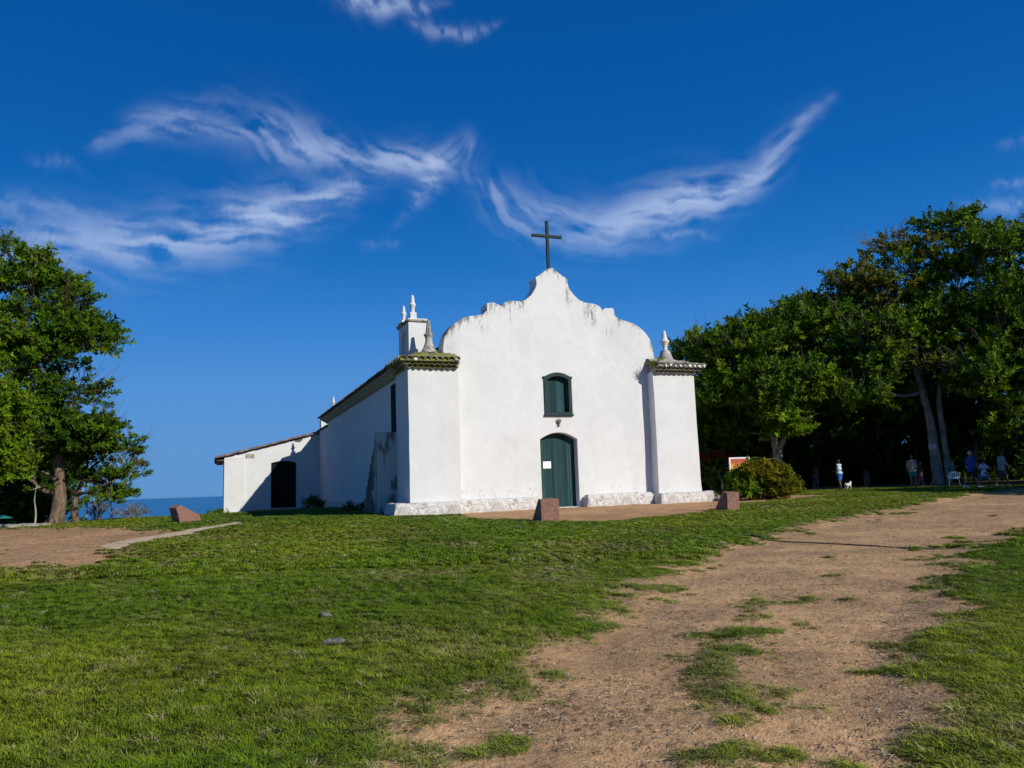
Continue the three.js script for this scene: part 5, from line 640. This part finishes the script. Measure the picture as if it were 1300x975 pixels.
// ------------------------------------------------------------------ grass, straw and pebbles
{
  const blade = (r, lenK, wK, n) => { const pos = [], nor = [], idx = []; for (let i = 0; i < n; i++) { const a = r() * 6.283, l = (.028 + r() * .034) * lenK, w = (.0026 + r() * .0022) * wK, q = Math.sqrt(r()) * .05, ox = Math.cos(a + 1.3) * q, oz = Math.sin(a + 1.3) * q, lean = .55 + r() * 1.25, dx = Math.cos(a), dz = Math.sin(a), sx = -dz, sz = dx; const P = (t, s) => { const h = l * (t - .28 * t * t * lean), f = l * lean * t * t * .75, ww = w * (1 - t * t * .9); return [ox + dx * f + sx * ww * s, h, oz + dz * f + sz * ww * s]; }; const b = pos.length / 3; for (const [t, s] of [[0, -1], [0, 1], [.5, -1], [.5, 1], [1, 0]]) { pos.push(...P(t, s)); const k = .5 + .3 * t; nor.push(-dx * .6 * k + sx * s * .3, .8, -dz * .6 * k + sz * s * .3); } idx.push(b, b + 1, b + 2, b + 1, b + 3, b + 2, b + 2, b + 3, b + 4); } const g = new THREE.BufferGeometry(); g.setAttribute('position', new THREE.Float32BufferAttribute(pos, 3)); g.setAttribute('normal', new THREE.Float32BufferAttribute(nor, 3)); g.setIndex(idx); return g; };
  const near = blade(rng(701), 1, 1, 18), far = blade(rng(702), 1.15, 2.0, 16);
  const gm = new THREE.MeshPhysicalMaterial({ roughness: .6, transmission: .3, thickness: 0, specularIntensity: .25 });
  const r = rng(703), A = [], B = [];
  const inChurch = (x, z) => { const dx = x - CX, dz = z - CZ, u = dx * Math.cos(YAW) - dz * Math.sin(YAW), w = dx * Math.sin(YAW) + dz * Math.cos(YAW); return (u > -6.0 && u < 6.0 && w < .2 && w > -30) || (u > -12 && u < -5.9 && w < -26.3 && w > -34) || (u > -6.9 && u < -4.1 && w < .9 && w > -1) || (u > 3.9 && u < 6.6 && w < .9 && w > -1); };
  const add = (x, z, d) => {
    const g = grassAt(x, z); if (r() > Math.pow(g, 1.25) * 1.05 || inChurch(x, z)) return;
    const m1 = fbm(x * .18 + 5, z * .18, 45, 3), m2 = fbm(x * 1.4, z * 1.4, 46, 3), lush = sstep(.35, .65, m1), dry = sstep(.50, .72, m2 * .75 + .25 * (1 - g) + .05) + (1 - g) * .55, k = (.54 + r() * .60) * lerp(.88, 1.08, sstep(.36, .62, fbm(x * .55 + 7, z * .55, 49, 4)));
    let c = [lerp(.255, .17, lush), lerp(.325, .28, lush), lerp(.018, .010, lush)]; const dk = clamp(dry * (.35 + r() * .5)); c = [lerp(c[0], .42, dk * .62), lerp(c[1], .35, dk * .5), lerp(c[2], .14, dk * .6)]; if (r() < .035) c = [.5, .43, .24];
    const hs = (.62 + .75 * fbm(x * .8, z * .8, 47, 3)) * (.75 + r() * .5) * lerp(.6, 1, g) * lerp(1, .78, sstep(10, 22, d));
    (d < 13 ? A : B).push([x, groundY(x, z) + (fbm(x * 6, z * 6, 41, 3) - .5) * .022 + (fbm(x * 1.7, z * 1.7, 42, 2) - .5) * .035 - .006, z, r() * 6.283, hs, .9 + r() * .5, c.map((q) => q * k)]);
  };
  // denser where the lawn is close enough for single blades to show
  const bands = [[2.2, 6, 1000], [6, 9, 820], [9, 13, 560], [13, 20, 330], [20, 30, 190], [30, 46, 110]];
  for (const [z0, z1, den] of bands) { const hw = (z) => z * .74 + 1.2, n = Math.round((hw(z0) + hw(z1)) * (z1 - z0) * den); for (let i = 0; i < n; i++) { const z = lerp(z0, z1, r()), x = (r() * 2 - 1) * hw(z1); if (Math.abs(x) > hw(z)) continue; add(x, -z, z); } }
  const mk = (list, geo, name, sc) => { const im = new THREE.InstancedMesh(geo, gm, list.length), e = new THREE.Euler(); list.forEach((q, i) => { e.set((hash(i, 1, 9) - .5) * .3, q[3], (hash(i, 2, 9) - .5) * .3); quat.setFromEuler(e); mat4.compose(V(q[0], q[1], q[2]), quat, V(q[5] * sc, q[4] * sc, q[5] * sc)); im.setMatrixAt(i, mat4); im.setColorAt(i, lin(...q[6])); }); im.name = name; shade(im); tag(im, name === 'lawn_grass' ? 'short lawn grass on both sides of the rutted lower track' : 'lawn grass on the rise up to the church and trees', 'grass', null, 'stuff'); scene.add(im); console.log(name, list.length); };
  mk(A, near, 'lawn_grass', 1.0); mk(B, far, 'lawn_grass_001', 1.25);
  // straw and crumbs on the track
  const straw = []; { const q = rng(711); const g0 = []; for (let i = 0; i < 3; i++) { const l = .05; g0.push(tube([V(-l / 2, .003, 0), V(-l * .1, .010, .008 * (i - 1)), V(l / 2, .002, .012 * (q() - .5))], .0016, .0012, 4, 3).translate((q() - .5) * .05, 0, (q() - .5) * .05).rotateY(q() * 6)); } straw.push(merge(g0)); }
  const pts = [], peb = []; const q = rng(712); for (let i = 0; i < 80000; i++) { const z = lerp(2.5, 30, Math.pow(q(), 1.4)), x = (q() * 2 - 1) * (z * .74 + 1), g = grassAt(x, -z), d = sdPoly(roadP, x, -z); if ((d > .6 && sdPoly(yardP, x, -z) > .2) || g > .75) { q(); continue; } const cl = fbm(x * 1.3, -z * 1.3, 721, 3); if (q() < .25 + .7 * sstep(.4, .65, cl)) (q() < .62 ? pts : peb).push([x, z]); }
  const yOf = (x, z) => groundY(x, z) + (fbm(x * 6, z * 6, 41, 3) - .5) * .022 + (fbm(x * 1.7, z * 1.7, 42, 2) - .5) * .035 - .008;
  const im = new THREE.InstancedMesh(straw[0], std({ roughness: .9 }), pts.length); pts.forEach(([x, z], i) => { quat.setFromEuler(new THREE.Euler((q() - .5) * .3, q() * 6.28, (q() - .5) * .3)); mat4.compose(V(x, yOf(x, -z), -z), quat, V(1, 1, 1).multiplyScalar(.6 + q() * .8)); im.setMatrixAt(i, mat4); const k = .7 + q() * .5; im.setColorAt(i, q() < .25 ? lin(.14 * k, .09 * k, .05 * k) : lin(.55 * k, .43 * k, .27 * k)); }); im.name = 'straw'; shade(im); tag(im, 'dry straw scattered over the sandy track', 'straw', null, 'stuff'); scene.add(im);
  const pg = new THREE.IcosahedronGeometry(.011, 1); { const p = pg.attributes.position; for (let i = 0; i < p.count; i++) { const k = 1 + (hash(Math.round(p.getX(i) * 9000), Math.round(p.getY(i) * 9000 + p.getZ(i) * 500), 3) - .5) * .3; p.setXYZ(i, p.getX(i) * 1.2, p.getY(i) * .65 * k, p.getZ(i)); } pg.computeVertexNormals(); }
  const ip = new THREE.InstancedMesh(pg, std({ roughness: .9 }), peb.length); peb.forEach(([x, z], i) => { quat.setFromEuler(new THREE.Euler(q() * 6, q() * 6, q() * 6)); mat4.compose(V(x, yOf(x, -z), -z), quat, V(1, 1, 1).multiplyScalar(.28 + Math.pow(q(), 4) * .9)); ip.setMatrixAt(i, mat4); const k = .7 + q() * .5; ip.setColorAt(i, lin(.40 * k, .29 * k, .19 * k)); }); ip.name = 'pebbles'; shade(ip); tag(ip, 'small pebbles and soil crumbs on the sandy track', 'pebbles', null, 'stuff'); scene.add(ip);
  console.log('straw', pts.length, 'pebbles', peb.length);
}
renderer.render(scene, camera);
